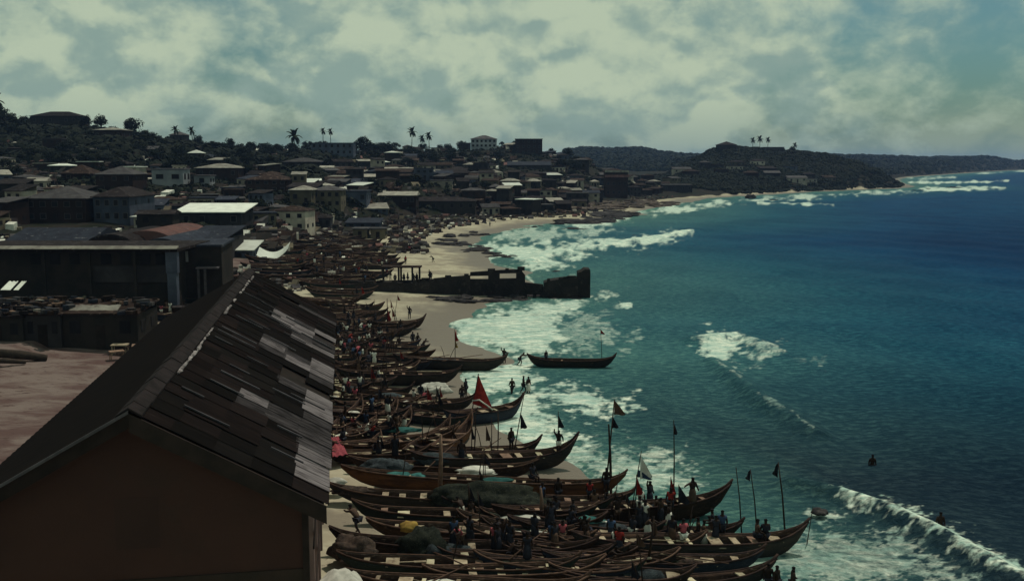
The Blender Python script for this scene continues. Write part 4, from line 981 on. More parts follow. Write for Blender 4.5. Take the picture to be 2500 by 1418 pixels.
for i, (a, b, k, t_, lo, lab) in enumerate(((1008, 845, 'stand', 'cloth_dark', 'cloth_dark', 'leftmost of the cluster at the stern of the canoe being pushed out'), (1020, 848, 'walk', None, 'cloth_blue', 'bare chested person pushing beside two upright black shapes'),
        (1035, 858, 'pull', None, 'cloth_dark', 'person bending to push the long black canoe at its side'), (975, 858, 'reach', None, 'cloth_dark', 'person with arm stretched left behind the long black canoe'),
        (926, 850, 'stand', 'cloth_brown', 'cloth_dark', 'person in brown shirt standing left of a pair by the canoes'), (943, 850, 'stand', 'cloth_dark', 'cloth_red', 'person in dark shirt and red cloth right of a pair by the canoes'),
        (990, 645, 'stand', 'cloth_red', 'cloth_dark', 'lone person in red top on the bright sand inland of the pier'), (937, 645, 'stand', 'cloth_dark', 'cloth_dark', 'tallest of a small group standing on sand near the beached fleet'),
        (925, 652, 'walk', 'cloth_red', 'cloth_dark', 'person in red at the left of the sand group'), (943, 652, 'walk', 'cloth_white', 'cloth_dark', 'person in white top within the sand group'), (955, 652, 'stand', None, 'cloth_blue', 'rightmost person of the sand group'),
        (988, 610, 'stand', None, 'cloth_brown', 'left of three people farther up the beach'), (1003, 603, 'walk', 'cloth_dark', 'cloth_dark', 'rear one of three people farther up the beach'), (1000, 612, 'stand', None, 'cloth_pink', 'front one of three people farther up the beach'),
        (1196, 553, 'stand', 'cloth_white', 'cloth_dark', 'distant person near the far surf line under the town'), (1056, 640, 'pull', None, 'cloth_dark', 'stooping person alone on wet sand above the pier'),
        (1128, 985, 'stand', None, 'cloth_dark', 'person left of the red sail'), (1137, 968, 'stand', 'cloth_dark', 'cloth_dark', 'person further back left of the red sail'))):
    pp(a, b, 0, k, (i * 67) % 360, lab, top=t_, low=lo)
pw_(2295, 1290, .7, 'stand', 0, 'bather standing waist deep behind the right breaker'); pw_(2130, 1130, 1.1, 'stand', 0, 'distant swimmer with head and shoulders above water')
pw_(1395 + 480, 1440, .3, 'stand', 0, 'left of the bathers cut by the bottom edge'); pw_(1895, 1445, .3, 'stand', 40, 'middle bather at the bottom edge'); pw_(1935, 1448, .3, 'walk', 90, 'rightmost bather at the bottom edge beyond the prow')
for i, (a, b, dz, k, t_, lo, lw, lab) in enumerate(((1108, 1340, .3, 'stand', 'cloth_blue', 'cloth_dark', 'wrap', 'tall figure in dark blue left of the largest net heap'), (1148, 1335, .3, 'stand', 'cloth_dark', 'cloth_dark', 'wrap', 'dark figure just right of the one in dark blue'),
        (1225, 1335, .5, 'pull', 'cloth_dark', 'cloth_dark', 'wrap', 'bending dark figure in front of the white cloth pile'), (1245, 1350, .4, 'stand', 'cloth_dark', 'cloth_dark', 'wrap', 'broad dark figure nearest the viewer among the canoes'), (1215, 1360, .3, 'stand', 'cloth_dark', 'cloth_dark', 'wrap', 'dark figure at the left of the broad one'),
        (1640, 1335, .3, 'stand', 'cloth_dark', 'cloth_brown', 'wrap', 'figure in long dark dress by the wet sand glint'), (1745, 1325, .4, 'pull', 'cloth_dark', 'cloth_dark', 'shorts', 'left of two stooping figures under the brown prow'), (1762, 1322, .5, 'stand', 'cloth_blue', 'cloth_dark', 'shorts', 'right of two figures under the brown prow'),
        (1848, 1325, .9, 'sit', 'cloth_brown', 'cloth_dark', 'shorts', 'left of two people sitting in the big black canoe'), (1868, 1325, .9, 'sit', 'cloth_dark', 'cloth_dark', 'shorts', 'right of two people sitting in the big black canoe'),
        (1432, 1330, .2, 'pull', 'cloth_blue', 'cloth_dark', 'shorts', 'person in blue stooping over the open sand'), (1345, 1300, .6, 'stand', 'cloth_dark', 'cloth_dark', 'wrap', 'dark figure in front of the grey sided canoe'), (1395, 1290, .7, 'sit', 'cloth_dark', 'cloth_dark', 'shorts', 'seated dark figure whose head shows over the grey hull'),
        (1560, 1300, .5, 'stand', 'cloth_dark', 'cloth_dark', 'wrap', 'dark figure beside the white bundle under the brown canoe'), (1575, 1295, .6, 'stand', 'cloth_white', 'cloth_dark', 'wrap', 'figure with a white top under the brown canoe'), (1300, 1180, .8, 'sit', 'cloth_dark', 'cloth_dark', 'shorts', 'person seated in the orange brown canoe'), (1305, 1330, .4, 'walk', 'cloth_dark', 'cloth_dark', 'wrap', 'dark walking figure behind the broad dark one'), (868, 1300, .5, 'pull', 'cloth_brown', 'cloth_dark', 'shorts', 'brown figure crouching over the net at the stern'))):
    pp(a, b, dz, k, (i * 97 + 30) % 360, lab, top=t_, low=lo, lowtyp=lw, s=1.08)
rnd = random.Random(9)
shirts = [None, None, None, 'cloth_dark', 'cloth_dark', 'cloth_red', 'cloth_white', 'cloth_brown', 'cloth_brown', 'cloth_blue', 'cloth_pink']
def crowd(poly, n, lab, grp, seed):
    rnd = random.Random(seed); xs = [p[0] for p in poly]; ys = [p[1] for p in poly]; k = 0
    while k < n:
        a, b = rnd.uniform(min(xs), max(xs)), rnd.uniform(min(ys), max(ys))
        if not inside(np.array([a]), np.array([b]), poly)[0]: continue
        k += 1; pp(a, b, rnd.choice((0, .2, .5)), rnd.choice(['stand', 'walk', 'stand', 'up', 'pull']), rnd.uniform(0, 360), lab, top=rnd.choice(shirts), low=rnd.choice(['cloth_dark', 'cloth_dark', 'cloth_brown', 'cloth_dark', 'cloth_white', 'cloth_brown']), lowtyp=rnd.choice(['shorts', 'wrap']), group=grp, s=rnd.uniform(.9, 1.08))
crowd([(830, 770), (910, 770), (960, 870), (900, 930), (820, 900)], 48, 'person in the crowd working between the canoes above the cream canvas', 'crowd among the canoes by the roof edge', 3)
crowd([(830, 930), (960, 930), (1060, 1000), (950, 1130), (830, 1110)], 34, 'person standing among the open canoes below the cream canvas', 'people among the open canoes', 4)
crowd([(700, 640), (860, 620), (920, 650), (1000, 690), (850, 710)], 36, 'tiny figure among the packed canoes behind the pier ruin', 'figures among the far packed canoes', 5)
crowd([(1100, 1240), (1560, 1220), (1800, 1330), (1600, 1400), (1120, 1390)], 44, 'dark clothed figure among the rows nearest the viewer', 'dark figures in the near rows', 12)
crowd([(300, 760), (400, 740), (520, 740), (450, 800), (320, 830)], 14, 'figure in the shaded market ground beside the store', 'figures in the shaded market ground', 6)

# ------------------------------------------------------------------ ruined pier
pb = P(1060, 724, .2); YP = pb.y
def xr(a): return PY(a, 724, YP).x
def zr(b): return PY(1250, b, YP).z
pier = empty('ruined_pier', (xr(850), YP, 0), 0, 'black ruined pier building reaching into the surf with two window holes', 'ruin')
x0 = xr(850)
def wallpoly(top, name, th=.8, bottom=-1.2, y=0, m='ruin'):
    g = MB()
    for (a, za), (b, zb) in zip(top[:-1], top[1:]):
        xa, xb = xr(a) - x0, xr(b) - x0
        if xb - xa < .01: continue
        g.hexa([(xa, y, bottom), (xb, y, bottom), (xb, y + th, bottom), (xa, y + th, bottom), (xa, y, zr(za)), (xb, y, zr(zb)), (xb, y + th, zr(zb)), (xa, y + th, zr(za))])
    return g.build(name, m, pier)
wallpoly([(850, 694), (880, 690), (905, 693), (940, 688), (985, 691), (1020, 691), (1035, 681), (1045, 688), (1060, 680), (1100, 676), (1148, 672.5)], 'landward_wall')
# window wall with two holes: pieces around them
g = MB()
def pc(a, b, t0, t1, u0, u1):
    xa, xb = xr(a) - x0 + .002, xr(b) - x0
    g.hexa([(xa, 0, zr(u0)), (xb, 0, zr(u1)), (xb, .8, zr(u1)), (xa, .8, zr(u0)), (xa, 0, zr(t0)), (xb, 0, zr(t1)), (xb, .8, zr(t1)), (xa, .8, zr(t0))])
pc(1148, 1192, 665, 662, 674, 673); pc(1148, 1192, 682, 682, 745, 745); pc(1192, 1220, 662, 660, 745, 745)
pc(1220, 1260, 660, 658, 668, 667); pc(1220, 1260, 681, 680, 745, 745); pc(1260, 1275, 658, 658, 745, 745); pc(1275, 1282, 664, 672, 745, 745)
g.build('window_wall', 'ruin', pier)
wallpoly([(1282, 690), (1300, 692), (1326, 695)], 'sunken_link', bottom=.55)
wallpoly([(1328, 690), (1350, 684), (1372, 681), (1411, 679)], 'seaward_wall', th=3.0)
wallpoly([(1411, 666), (1420, 663), (1428, 657), (1440, 658), (1441, 664)], 'end_tower', th=3.4)
rq = random.Random(3)
for a in [rq.uniform(860, 1140) for _ in range(16)] + [rq.uniform(1335, 1405) for _ in range(7)] + [1200, 1238, 1272]:
    bz = zr(np.interp(a, [850, 1020, 1060, 1148, 1200, 1275, 1335, 1411], [692, 690, 681, 673, 660.5, 658.5, 688, 679])); wq, hq = rq.uniform(.2, .7), rq.uniform(.12, .5)
    MB().box(xr(a) - x0 - wq, xr(a) - x0 + wq, .1, .7, bz - .15, bz + hq).build('broken_block', 'ruin', pier)
g = MB()
for a in (1282, 1305, 1328): g.box(xr(a) - x0 - .3, xr(a) - x0 + .3, .2, .8, -2, zr(700))
g.build('link_piles', 'ruin', pier)
wallpoly([(870, 700), (1000, 697), (1120, 690)], 'rear_wall', y=7.0); 
MB().box(0, xr(1282) - x0, .8, 6.9, -1, 1.0).build('floor_slab', 'ruin', pier)
MB().box(xr(925) - x0, xr(1024) - x0, 3.0, 5.4, zr(659), zr(656)).build('canopy_roof', 'roof_rust', pier)
for a in (928, 966, 972, 1000, 1018): MB().box(xr(a) - x0, xr(a) - x0 + .3, 3.2, 3.5, 1.0, zr(659.1)).build('canopy_post', 'ruin', pier)
for i, a in enumerate((962, 982, 990, 1008, 1014, 1044, 1050)): person(Vector((xr(a), YP + 1.8 + (i % 3), 0)), 1.0 + (1.0 if a < 1040 else 1.4), 'stand', i, 'person standing on the ruined pier under the canopy' if a < 1040 else 'person sitting out on the pier wall beside the canopy', top='cloth_dark', group='people on the ruined pier')

# ------------------------------------------------------------------ rocks
RK = [lump(1, 1, .6, i, .45, 1.4, 3) for i in range(6)]
RKD = [setmat(m_, 'rock') for m_ in RK]; RKB = [setmat(m_, 'rock_brown') for m_ in RK]
def rocks(pts, n, lo, hi, lab, grp, seed, dat=RKD, zz_=None, spread=14, flat=.55):
    rnd = random.Random(seed)
    for i in range(n):
        a, b = rnd.choice(pts); a += rnd.gauss(0, spread); b += rnd.gauss(0, spread * .16)
        p = P(a, b, 0); z_ = max(gz(p.x, p.y), -.3) if zz_ is None else zz_
        s_ = rnd.uniform(lo, hi); o = link('rock', rnd.choice(dat)); o.location = (p.x, p.y, z_ + s_ * .05)
        o.scale = (s_ * rnd.uniform(1, 2.0), s_, s_ * rnd.uniform(flat * .6, flat * 1.3)); o.rotation_euler.z = rnd.uniform(-.5, .5); tag(o, lab, 'rock', grp)
rocks([(1130, 736), (1180, 738), (1220, 735), (1270, 728), (1090, 735), (1300, 722), (1400, 726)], 46, .5, 1.2, 'dark rock at the foot of the ruined pier', 'rocks at the foot of the ruined pier', 1)
rocks([(1420, 727), (1360, 728), (1355, 664), (1440, 722)], 8, .5, 1.1, 'dark rock in surf round the seaward end of the pier', 'rocks round the pier end', 2, spread=8)
rocks([(1140, 606), (1160, 612), (1190, 618), (1220, 624), (1240, 627), (1180, 604), (1120, 598)], 40, .5, 1.3, 'low black rock in the shallow water above the pier', 'rocks in the shallows above the pier', 3)
rocks([(1030, 603), (1020, 605), (1080, 600), (1100, 590), (1060, 560), (1110, 582), (1150, 575)], 26, .6, 1.7, 'dark rock lying on the upper beach', 'rocks on the upper beach', 4)
rocks([(1400, 545), (1430, 543), (1460, 540), (1480, 537), (1510, 532), (1500, 525), (1540, 524), (1470, 528)], 70, 1.0, 3.0, 'dark boulder of the reef below the town', 'boulders of the reef below the town', 5, spread=16)
rocks([(1402, 556), (1425, 559), (1390, 558)], 7, .8, 1.9, 'black rock awash in front of the reef', 'black rocks awash in front of the reef', 6, spread=10)
rocks([(1310, 555), (1345, 560), (1580, 560), (1600, 567), (1560, 575), (1620, 520)], 12, .6, 1.5, 'small rock awash beyond the bay breaker', 'small rocks awash in the bay', 7, spread=9)
rocks([(1390, 520), (1440, 515), (1500, 510), (1560, 507), (1600, 503), (1630, 500), (1580, 498)], 80, 1.2, 3.2, 'brown boulder on the shore ledge below the town', 'brown boulders on the shore ledge', 8, RKB, spread=22, flat=.5)
rocks([(1900, 486), (1880, 485), (1920, 487)], 5, 1.0, 2.0, 'flat rock awash off the far beach', 'flat rocks off the far beach', 9, spread=8)
rocks([(2240, 464), (2256, 464), (2300, 456), (2330, 457)], 9, 1.2, 2.4, 'dark rock in surf off the headland tip', 'rocks off the headland tip', 10, spread=8)
o = link('rock', RKD[2]); p = P(1833, 486, 0); o.location = (p.x, p.y, .6); o.scale = (3.0, 2.2, 3.4); tag(o, 'single tall black rock standing in the water off the far beach', 'rock')
o = link('rock', RKD[1]); p = P(2001, 1262, 0); o.location = (p.x, p.y, .25); o.scale = (.5, .4, .5); tag(o, 'black rock splashed with foam beyond the rightmost prow', 'rock')
o = link('rock', RKD[3]); p = G(1030, 605); o.location = (p.x, p.y, p.z + .3); o.scale = (2.0, 1.5, 2.2); tag(o, 'largest rounded rock on the upper beach beside the three people', 'rock')

# ------------------------------------------------------------------ houses
def house(p, w_, dp_, h, rz, roof, wm, rm, label, group=None, nwin=3, storeys=1, rh=None, ov=.5, door=True, name='house', detail=True, winw=None, wfm='opening', sink=0):
    e = empty(name, (p.x, p.y, p.z), rz, label, 'house', group)
    hw_, hd = w_ / 2, dp_ / 2; h_ = h
    MB().box(-hw_, hw_, -hd, hd, -4 - sink, h_).build('wall', wm, e)
    rh = rh if rh is not None else min(w_, dp_) * .22
    X, Y_ = hw_ + ov, hd + ov; z0 = h_ + .003; g = MB(); th = .16
    if roof == 'flat': g.box(-X * .98, X * .98, -Y_ * .98, Y_ * .98, z0, z0 + .3)
    elif roof == 'shed':
        g.hexa([(-X, -Y_, z0), (X, -Y_, z0), (X, Y_, z0 + rh), (-X, Y_, z0 + rh), (-X, -Y_, z0 + th), (X, -Y_, z0 + th), (X, Y_, z0 + rh + th), (-X, Y_, z0 + rh + th)])
        MB().hexa([(-hw_, hd - .2, h_), (hw_, hd - .2, h_), (hw_, hd - .01, h_), (-hw_, hd - .01, h_), (-hw_, hd - .2, h_ + rh * .9), (hw_, hd - .2, h_ + rh * .9), (hw_, hd - .01, h_ + rh * .93), (-hw_, hd - .01, h_ + rh * .93)]).build('wall', wm, e)
    else:
        lx = 0 if roof == 'pyramid' else (max(X - Y_, 0) if roof == 'hip' else X)
        if roof == 'gable':
            pass
        n_ = len(g.v)
        V = [(-X, -Y_, z0), (X, -Y_, z0), (X, Y_, z0), (-X, Y_, z0), (-X, -Y_, z0 + th), (X, -Y_, z0 + th), (X, Y_, z0 + th), (-X, Y_, z0 + th), (-lx, 0, z0 + rh), (lx, 0, z0 + rh)]
        if X < Y_ and roof != 'pyramid' and roof != 'gable': V[8] = (0, -(Y_ - X), z0 + rh); V[9] = (0, Y_ - X, z0 + rh)
        g.v += V
        if X < Y_ and roof == 'hip': fs = [(3, 2, 1, 0), (0, 1, 5, 4), (1, 2, 6, 5), (2, 3, 7, 6), (3, 0, 4, 7), (4, 5, 8), (5, 6, 9, 8), (6, 7, 9), (7, 4, 8, 9)]
        else: fs = [(3, 2, 1, 0), (0, 1, 5, 4), (1, 2, 6, 5), (2, 3, 7, 6), (3, 0, 4, 7), (4, 5, 9, 8), (5, 6, 9), (6, 7, 8, 9), (7, 4, 8)]
        g.f += fs; g.mi += [0] * len(fs)
    g.build('roof', rm, e)
    ww = winw or min(1.2, w_ / (nwin * 2 + 1)); sh_ = h_ / storeys
    for s_ in range(storeys):
        for i in range(nwin):
            if door and s_ == 0 and i == nwin // 2: continue
            xc = -hw_ + w_ * (i + .5) / nwin; zc = s_ * sh_ + sh_ * .58; hh_ = min(1.4, sh_ * .42)
            if detail:
                f = MB().box(xc - ww / 2 - .1, xc + ww / 2 + .1, -hd - .06, -hd - .003, zc - hh_ / 2 - .1, zc + hh_ / 2 + .1).build('window', 'frame', e)
                MB().box(xc - ww / 2, xc + ww / 2, -hd - .09, -hd - .063, zc - hh_ / 2, zc + hh_ / 2).build('pane', wfm, f)
            else: MB().box(xc - ww / 2, xc + ww / 2, -hd - .06, -hd - .003, zc - hh_ / 2, zc + hh_ / 2).build('window', wfm, e)
        if detail or s_ == 0:
            for j in (-.25, .25): MB().box(hw_ + .003, hw_ + .06, j * dp_ - ww / 2, j * dp_ + ww / 2, s_ * sh_ + sh_ * .4, s_ * sh_ + sh_ * .75).build('window', wfm, e)
    if door:
        xc = -hw_ + w_ * (nwin // 2 + .5) / nwin
        MB().box(xc - .5, xc + .5, -hd - .05, -hd - .003, -.5, min(2.1, h_ * .8)).build('door', 'board_dark', e)
    HL.append((p.x, p.y, max(w_, dp_) / 2)); return e
HL = []; BB = []
def hides(bx, w_, b0, b1, Y):
    return any(Y < q_[4] + 6 and bx - w_ < q_[1] and bx + w_ > q_[0] and b0 < q_[3] and b1 > q_[2] for q_ in BB)
def hpx(a0, a1, base, top, Y, **kw):
    """house whose front spans a0..a1 and base..top in the picture, at distance Y"""
    sky_ = kw.pop('skyline', False); h0 = None if sky_ else hit((a0 + a1) / 2, base)
    if h0 and Y > 210: Y = h0.y
    p0, p1 = PY(a0, base, Y), PY(a1, base, Y); t = PY(a0, top, Y); w_ = p1.x - p0.x
    c = (p0 + p1) / 2; BB.append((a0 - 4, a1 + 4, top - 14, base + 2, Y))
    if not h0 or sky_: kw['sink'] = max(0, c.z - gz(c.x, Y))
    dp_ = kw.pop('depth', w_ * .8); rz = kw.pop('rz', 0)
    return house(Vector((c.x, Y + dp_ / 2, c.z)), w_, dp_, t.z - c.z, R(rz), **kw)
hpx(230, 318, 545, 482, 262, depth=16, roof='hip', wm='wall_blue', rm='roof_dark', label='two storey slate blue house left of the long bright roofed house', storeys=2, nwin=4, door=False, rh=2.2)
hpx(62, 210, 545, 486, 268, depth=14, roof='hip', wm='wall_mud', rm='roof_grey', label='wide brown house with patchy grey hipped roof left of the slate blue house', storeys=2, nwin=5, rh=2.8)
hpx(235, 325, 470, 427, 325, depth=12, roof='pyramid', wm='wall_mud', rm='roof_grey', label='brown house with pointed grey pyramid roof above the slate blue house', nwin=3, storeys=2, rh=2.6)
hpx(150, 220, 440, 425, 340, depth=10, roof='pyramid', wm='wall_mud', rm='roof_rust', label='small house with rusty pointed roof on the left slope', nwin=2, rh=3)
hpx(370, 445, 455, 414, 355, depth=9, roof='flat', wm='wall_white', rm='trim_grey', label='white walled flat house with two big square windows', nwin=2, winw=2.2, door=False, rz=4)
hpx(474, 512, 455, 430, 350, depth=6, roof='flat', wm='wall_white', rm='trim_grey', label='small white block with one square window right of the two windowed white house', nwin=1, winw=1.5, door=False)
hpx(478, 582, 438, 411, 372, depth=13, roof='hip', wm='wall_mud', rm='roof_pale', label='brown house with bright cream hipped roof behind the white houses', nwin=4, rh=1.8)
hpx(436, 590, 556, 519, 246, depth=11, roof='shed', wm='wall_grey', rm='roof_white', label='long house with the brightest white tin roof on the lower slope', nwin=4, rh=1.6, ov=1.0)
hpx(690, 780, 418, 396, 460, depth=14, roof='hip', wm='wall_grey', rm='roof_grey', label='grey hipped house below the single large palm', nwin=4, rh=2)
hpx(600, 700, 470, 440, 352, depth=14, roof='hip', wm='wall_mud', rm='roof_rust', label='large brown house with stepped pale roof edges in mid town', nwin=5, storeys=2, rh=2.5)
hpx(708, 760, 500, 465, 320, depth=10, roof='hip', wm='wall_cream', rm='roof_pale', label='house with pale hipped roof attached left of the yellow house', nwin=2, rh=1.4)
hpx(762, 832, 508, 466, 318, depth=10, roof='hip', wm='wall_cream', rm='roof_grey', label='two storey dull yellow house with shuttered windows in mid town', nwin=4, storeys=2, rh=1.7)
hpx(834, 895, 500, 468, 325, depth=10, roof='flat', wm='wall_blue', rm='roof_blue', label='bluish house with two dark windows right of the yellow house', nwin=3, rh=1)
hpx(885, 940, 522, 510, 300, depth=9, roof='shed', wm='wall_blue', rm='roof_pale', label='low house with bright tilted tin roof below the bluish house', nwin=3, rh=1.5, rz=12)
hpx(925, 1015, 502, 478, 345, depth=12, roof='gable', wm='wall_mud', rm='roof_pale', label='wide dark house with lit cream ridge right of the yellow house', nwin=5, rh=1.4)
hpx(980, 1160, 515, 492, 350, depth=14, roof='hip', wm='wall_black', rm='roof_dark', label='very long dark block at the edge of the beach town', nwin=8, rh=1.5)
hpx(862, 895, 583, 560, 250, depth=5, roof='flat', wm='wall_cream', rm='roof_grey', label='small cream hut with dark doorway at the top of the beach, left of its twin', nwin=1, rz=0)
hpx(905, 940, 585, 560, 248, depth=5, roof='flat', wm='wall_cream', rm='roof_grey', label='small cream hut with dark square door, right of its twin atop the beach', nwin=1)
hpx(845, 925, 556, 545, 262, depth=8, roof='shed', wm='wall_blue', rm='roof_blue', label='blue roofed shack just behind the two cream huts', nwin=3, rh=1)
hpx(1150, 1212, 362, 340, 650, depth=14, roof='hip', wm='wall_white', rm='roof_grey', label='large pale storeyed house on the ridge crest', nwin=6, storeys=2, rh=2.6, door=False)
hpx(1120, 1148, 362, 350, 648, depth=8, roof='flat', wm='wall_grey', rm='roof_grey', label='low annex left of the large pale ridge house', nwin=2)
hpx(1258, 1324, 378, 340, 650, depth=16, roof='flat', wm='wall_mud', rm='roof_dark', label='massive dark square block on the ridge crest right of the pale house', nwin=5, storeys=3, door=False)
hpx(1240, 1345, 412, 404, 560, depth=12, roof='shed', wm='wall_grey', rm='roof_blue', label='long low building with blue grey roof below the square ridge block', nwin=7, rh=2)
BR = hpx(1478, 1532, 482, 418, 505, depth=12, roof='flat', wm='wall_mud', rm='roof_red', label='tall brown house with pink balcony bands at the right end of town', nwin=4, storeys=3, door=False, ov=.8)
hpx(760, 862, 380, 350, 575, depth=10, roof='flat', wm='wall_blue', rm='roof_blue', label='long flat roofed building on the skyline under the twin palms', nwin=7, storeys=2, door=False)
hpx(230, 298, 345, 318, 470, depth=12, roof='hip', wm='wall_mud', rm='roof_pale', label='brown house with pale thin roof edge high on the left skyline', nwin=4, rh=1.4)
hpx(75, 190, 306, 284, 500, depth=14, roof='hip', wm='wall_black', rm='roof_dark', label='long low dark building on the highest left skyline', nwin=6, rh=2.6)
hpx(415, 450, 345, 330, 520, depth=8, roof='hip', wm='wall_grey', rm='roof_grey', label='small grey house on the skyline under the two stubby palms', nwin=2, rh=2)
hpx(1757, 1798, 370, 354, 846, depth=16, roof='hip', wm='wall_black', rm='roof_dark', label='dark hipped house on top of the headland', nwin=4, rh=3)
hpx(1868, 1914, 374, 360, 852, depth=14, roof='flat', wm='wall_grey', rm='roof_grey', label='low flat building on top of the headland right of the palms', nwin=5)
hpx(1620, 1690, 470, 452, 700, depth=14, roof='flat', wm='wall_grey', rm='roof_grey', label='flat grey building at the foot of the headland', nwin=5)
hpx(552, 616, 640, 612, 190, depth=7, roof='shed', wm='wall_blue', rm='roof_white', label='small bluish shed with pale tin roof behind the store ridge', nwin=3, rh=1.3, winw=.5)
hpx(20, 215, 612, 590, 178, depth=16, roof='gable', wm='wall_blue', rm='roof_blue', label='wide low shed with dull blue patched roof at far left', nwin=6, rh=2.0, door=False)
hpx(450, 545, 600, 585, 182, depth=14, roof='shed', wm='wall_grey', rm='roof_blue', label='grey blue lean-to roof right of the vaulted roofs', nwin=3, rh=1.5)
# barrel vault roofs
for i, (a0, a1, base, top, Y, m, lab) in enumerate(((285, 432, 604, 563, 176, 'roof_red', 'dusty pink barrel vaulted roof behind the flat roofed block'), (205, 330, 606, 572, 170, 'roof_dark', 'dark barrel vaulted roof in front of the pink one'), (345, 440, 606, 582, 168, 'roof_blue', 'blue grey vaulted roof in front of the pink one'))):
    p0, p1 = PY(a0, base, Y), PY(a1, base, Y); hgt = PY(a0, top, Y).z - p0.z; w_ = (p1.x - p0.x) / 2; zb_ = 6.5
    e = empty('vaulted_hall', ((p0.x + p1.x) / 2, Y, 3), 0, lab, 'building'); g = MB(); n = 16; dep = 22
    for k in range(n):
        a, b = math.pi * k / n, math.pi * (k + 1) / n; rr = p0.z - 3
        q0 = (-w_ * math.cos(a), rr + hgt * math.sin(a)); q1 = (-w_ * math.cos(b), rr + hgt * math.sin(b))
        g.quad([(q0[0], 0, q0[1]), (q1[0], 0, q1[1]), (q1[0], dep, q1[1]), (q0[0], dep, q0[1])]); g.quad([(q0[0], 0, q0[1]), (0, 0, rr), (q1[0], 0, q1[1])])
    g.build('roof', m, e, False); MB().box(-w_ + .2, w_ - .2, .05, dep, -2, p0.z - 3.003).build('wall', 'wall_mud', e)
# flat roofed block at left
zt = PY(0, 606, 132).z; blk = empty('flat_roofed_block', (PY(215, 735, 132).x, 132, 3), 0, 'long black flat roofed block at left with a thin bright roof edge and pale pillar', 'building')
cx0 = blk.location.x; xl, xR = PY(-120, 606, 132).x - cx0, PY(432, 606, 132).x - cx0; hz = zt - 3
MB().box(xl, xR - 1.6, 1.6, 14, -1, hz - .5).build('wall', 'wall_black', blk)
MB().box(xl - .5, xR, 0, 14.5, hz - .497, hz - .12).build('roof', 'roof_dark', blk)
MB().hexa([(xl - .5, -.5, hz - .12), (xR + .02, -.5, hz - .12), (xR + .02, .6, hz + .05), (xl - .5, .6, hz + .05), (xl - .5, -.5, hz - .04), (xR + .02, -.5, hz - .04), (xR + .02, .6, hz + .28), (xl - .5, .6, hz + .28)]).build('roof_edge', 'roof_pale', blk)
MB().box(PY(180, 0, 132).x - cx0, PY(368, 0, 132).x - cx0, 1.3, 1.597, PY(0, 692, 132).z - 3, PY(0, 652, 132).z - 3).build('balcony_parapet', 'wall_grey', blk)
MB().box(PY(373, 0, 132).x - cx0, PY(402, 0, 132).x - cx0, .3, 1.2, PY(0, 668, 132).z - 3, hz - .5).build('pillar', 'wall_blue', blk)
MB().box(PY(376, 0, 132).x - cx0, PY(399, 0, 132).x - cx0, .2, 1.25, -1, PY(0, 668, 132).z - 3.003).build('pillar', 'wall_blue', blk)
for a in (20, 70, 120, 200, 250, 300, 340):
    MB().box(PY(a, 0, 132).x - cx0, PY(a + 26, 0, 132).x - cx0, 1.52, 1.597, PY(0, 648, 132).z - 3, PY(0, 622, 132).z - 3).build('window', 'opening', blk)
for a in (60, 175, 290):
    MB().box(PY(a, 0, 132).x - cx0, PY(a + 6, 0, 132).x - cx0, .4, .75, -1, hz - .5).build('post', 'wall_black', blk)
wing = empty('flat_roofed_wing', (PY(488, 700, 140).x, 140, 3), R(8), 'dark wing with slanting blue grey roof edge right of the long flat roofed block', 'building')
ww_ = (PY(545, 0, 140).x - PY(436, 0, 140).x) / 2; hz2 = PY(0, 598, 140).z - 3
MB().box(-ww_, ww_, .5, 12, -1, hz2 - .3).build('wall', 'wall_black', wing)
MB().box(-ww_ - .3, ww_ + .3, 0, 12.4, hz2 - .297, hz2).build('roof', 'roof_blue', wing)
MB().box(-ww_ * .75, -ww_ * .5, .42, .497, hz2 - 2.4, hz2 - .9).build('shutter', 'wall_white', wing)
MB().box(-ww_ * .1, ww_ * .9, -1.2, .497, hz2 - 3.3, hz2 - 3.1).build('awning', 'trim_grey', wing)
for k in (-.05, .25): MB().box(ww_ * k, ww_ * k + .3, -1.1, -.8, -1, hz2 - 3.303).build('awning_post', 'trim_grey', wing)
# yard sheds at left
for i, (a0, a1, top, m, rm, lab) in enumerate(((-70, 58, 775, 'wall_black', 'roof_dark', 'black shack at the far left edge of the sandy yard'), (62, 150, 770, 'wall_grey', 'roof_rust', 'dim grey shack second from the left along the yard'), (155, 338, 768, 'wall_black', 'roof_rust', 'long black shack behind the yard with a bright tin sheet on top'))):
    hpx(a0, a1, 840, top, 104 + i * .4, depth=6, roof='shed', wm=m, rm=rm, label=lab, nwin=3, rh=.7, ov=.25, name='shack', detail=False)
rj = random.Random(44); g = MB()
for i in range(170):
    a = rj.uniform(-75, 335); Yj = rj.uniform(103.8, 110.3); pj = PY(a, 770, 104); zj = pj.z + .22 + .115 * (Yj - 104); xj = pj.x
    if 150 < a < 285 and Yj < 108: continue
    l_, d_, h_ = rj.uniform(.2, 1.3), rj.uniform(.15, .7), rj.uniform(.05, .42); an = rj.uniform(-.9, .9); ca, sa = math.cos(an), math.sin(an)
    g.hexa([(xj + u_ * l_ * ca - v_ * d_ * sa, Yj + u_ * l_ * sa + v_ * d_ * ca, zj + w_ * h_ - .1 * (1 - w_)) for w_ in (0, 1) for (u_, v_) in ((-.5, -.5), (.5, -.5), (.5, .5), (-.5, .5))], rj.choices(range(6), [3, 3, 2, 1, 1, .7])[0])
tag(g.build('roof_scrap', ['roof_dark', 'roof_rust', 'roof_grey', 'plank_brown', 'roof_blue', 'roof_pale']), 'scrap wood and tin heaped on the yard shack roofs', 'scrap', kind='stuff')
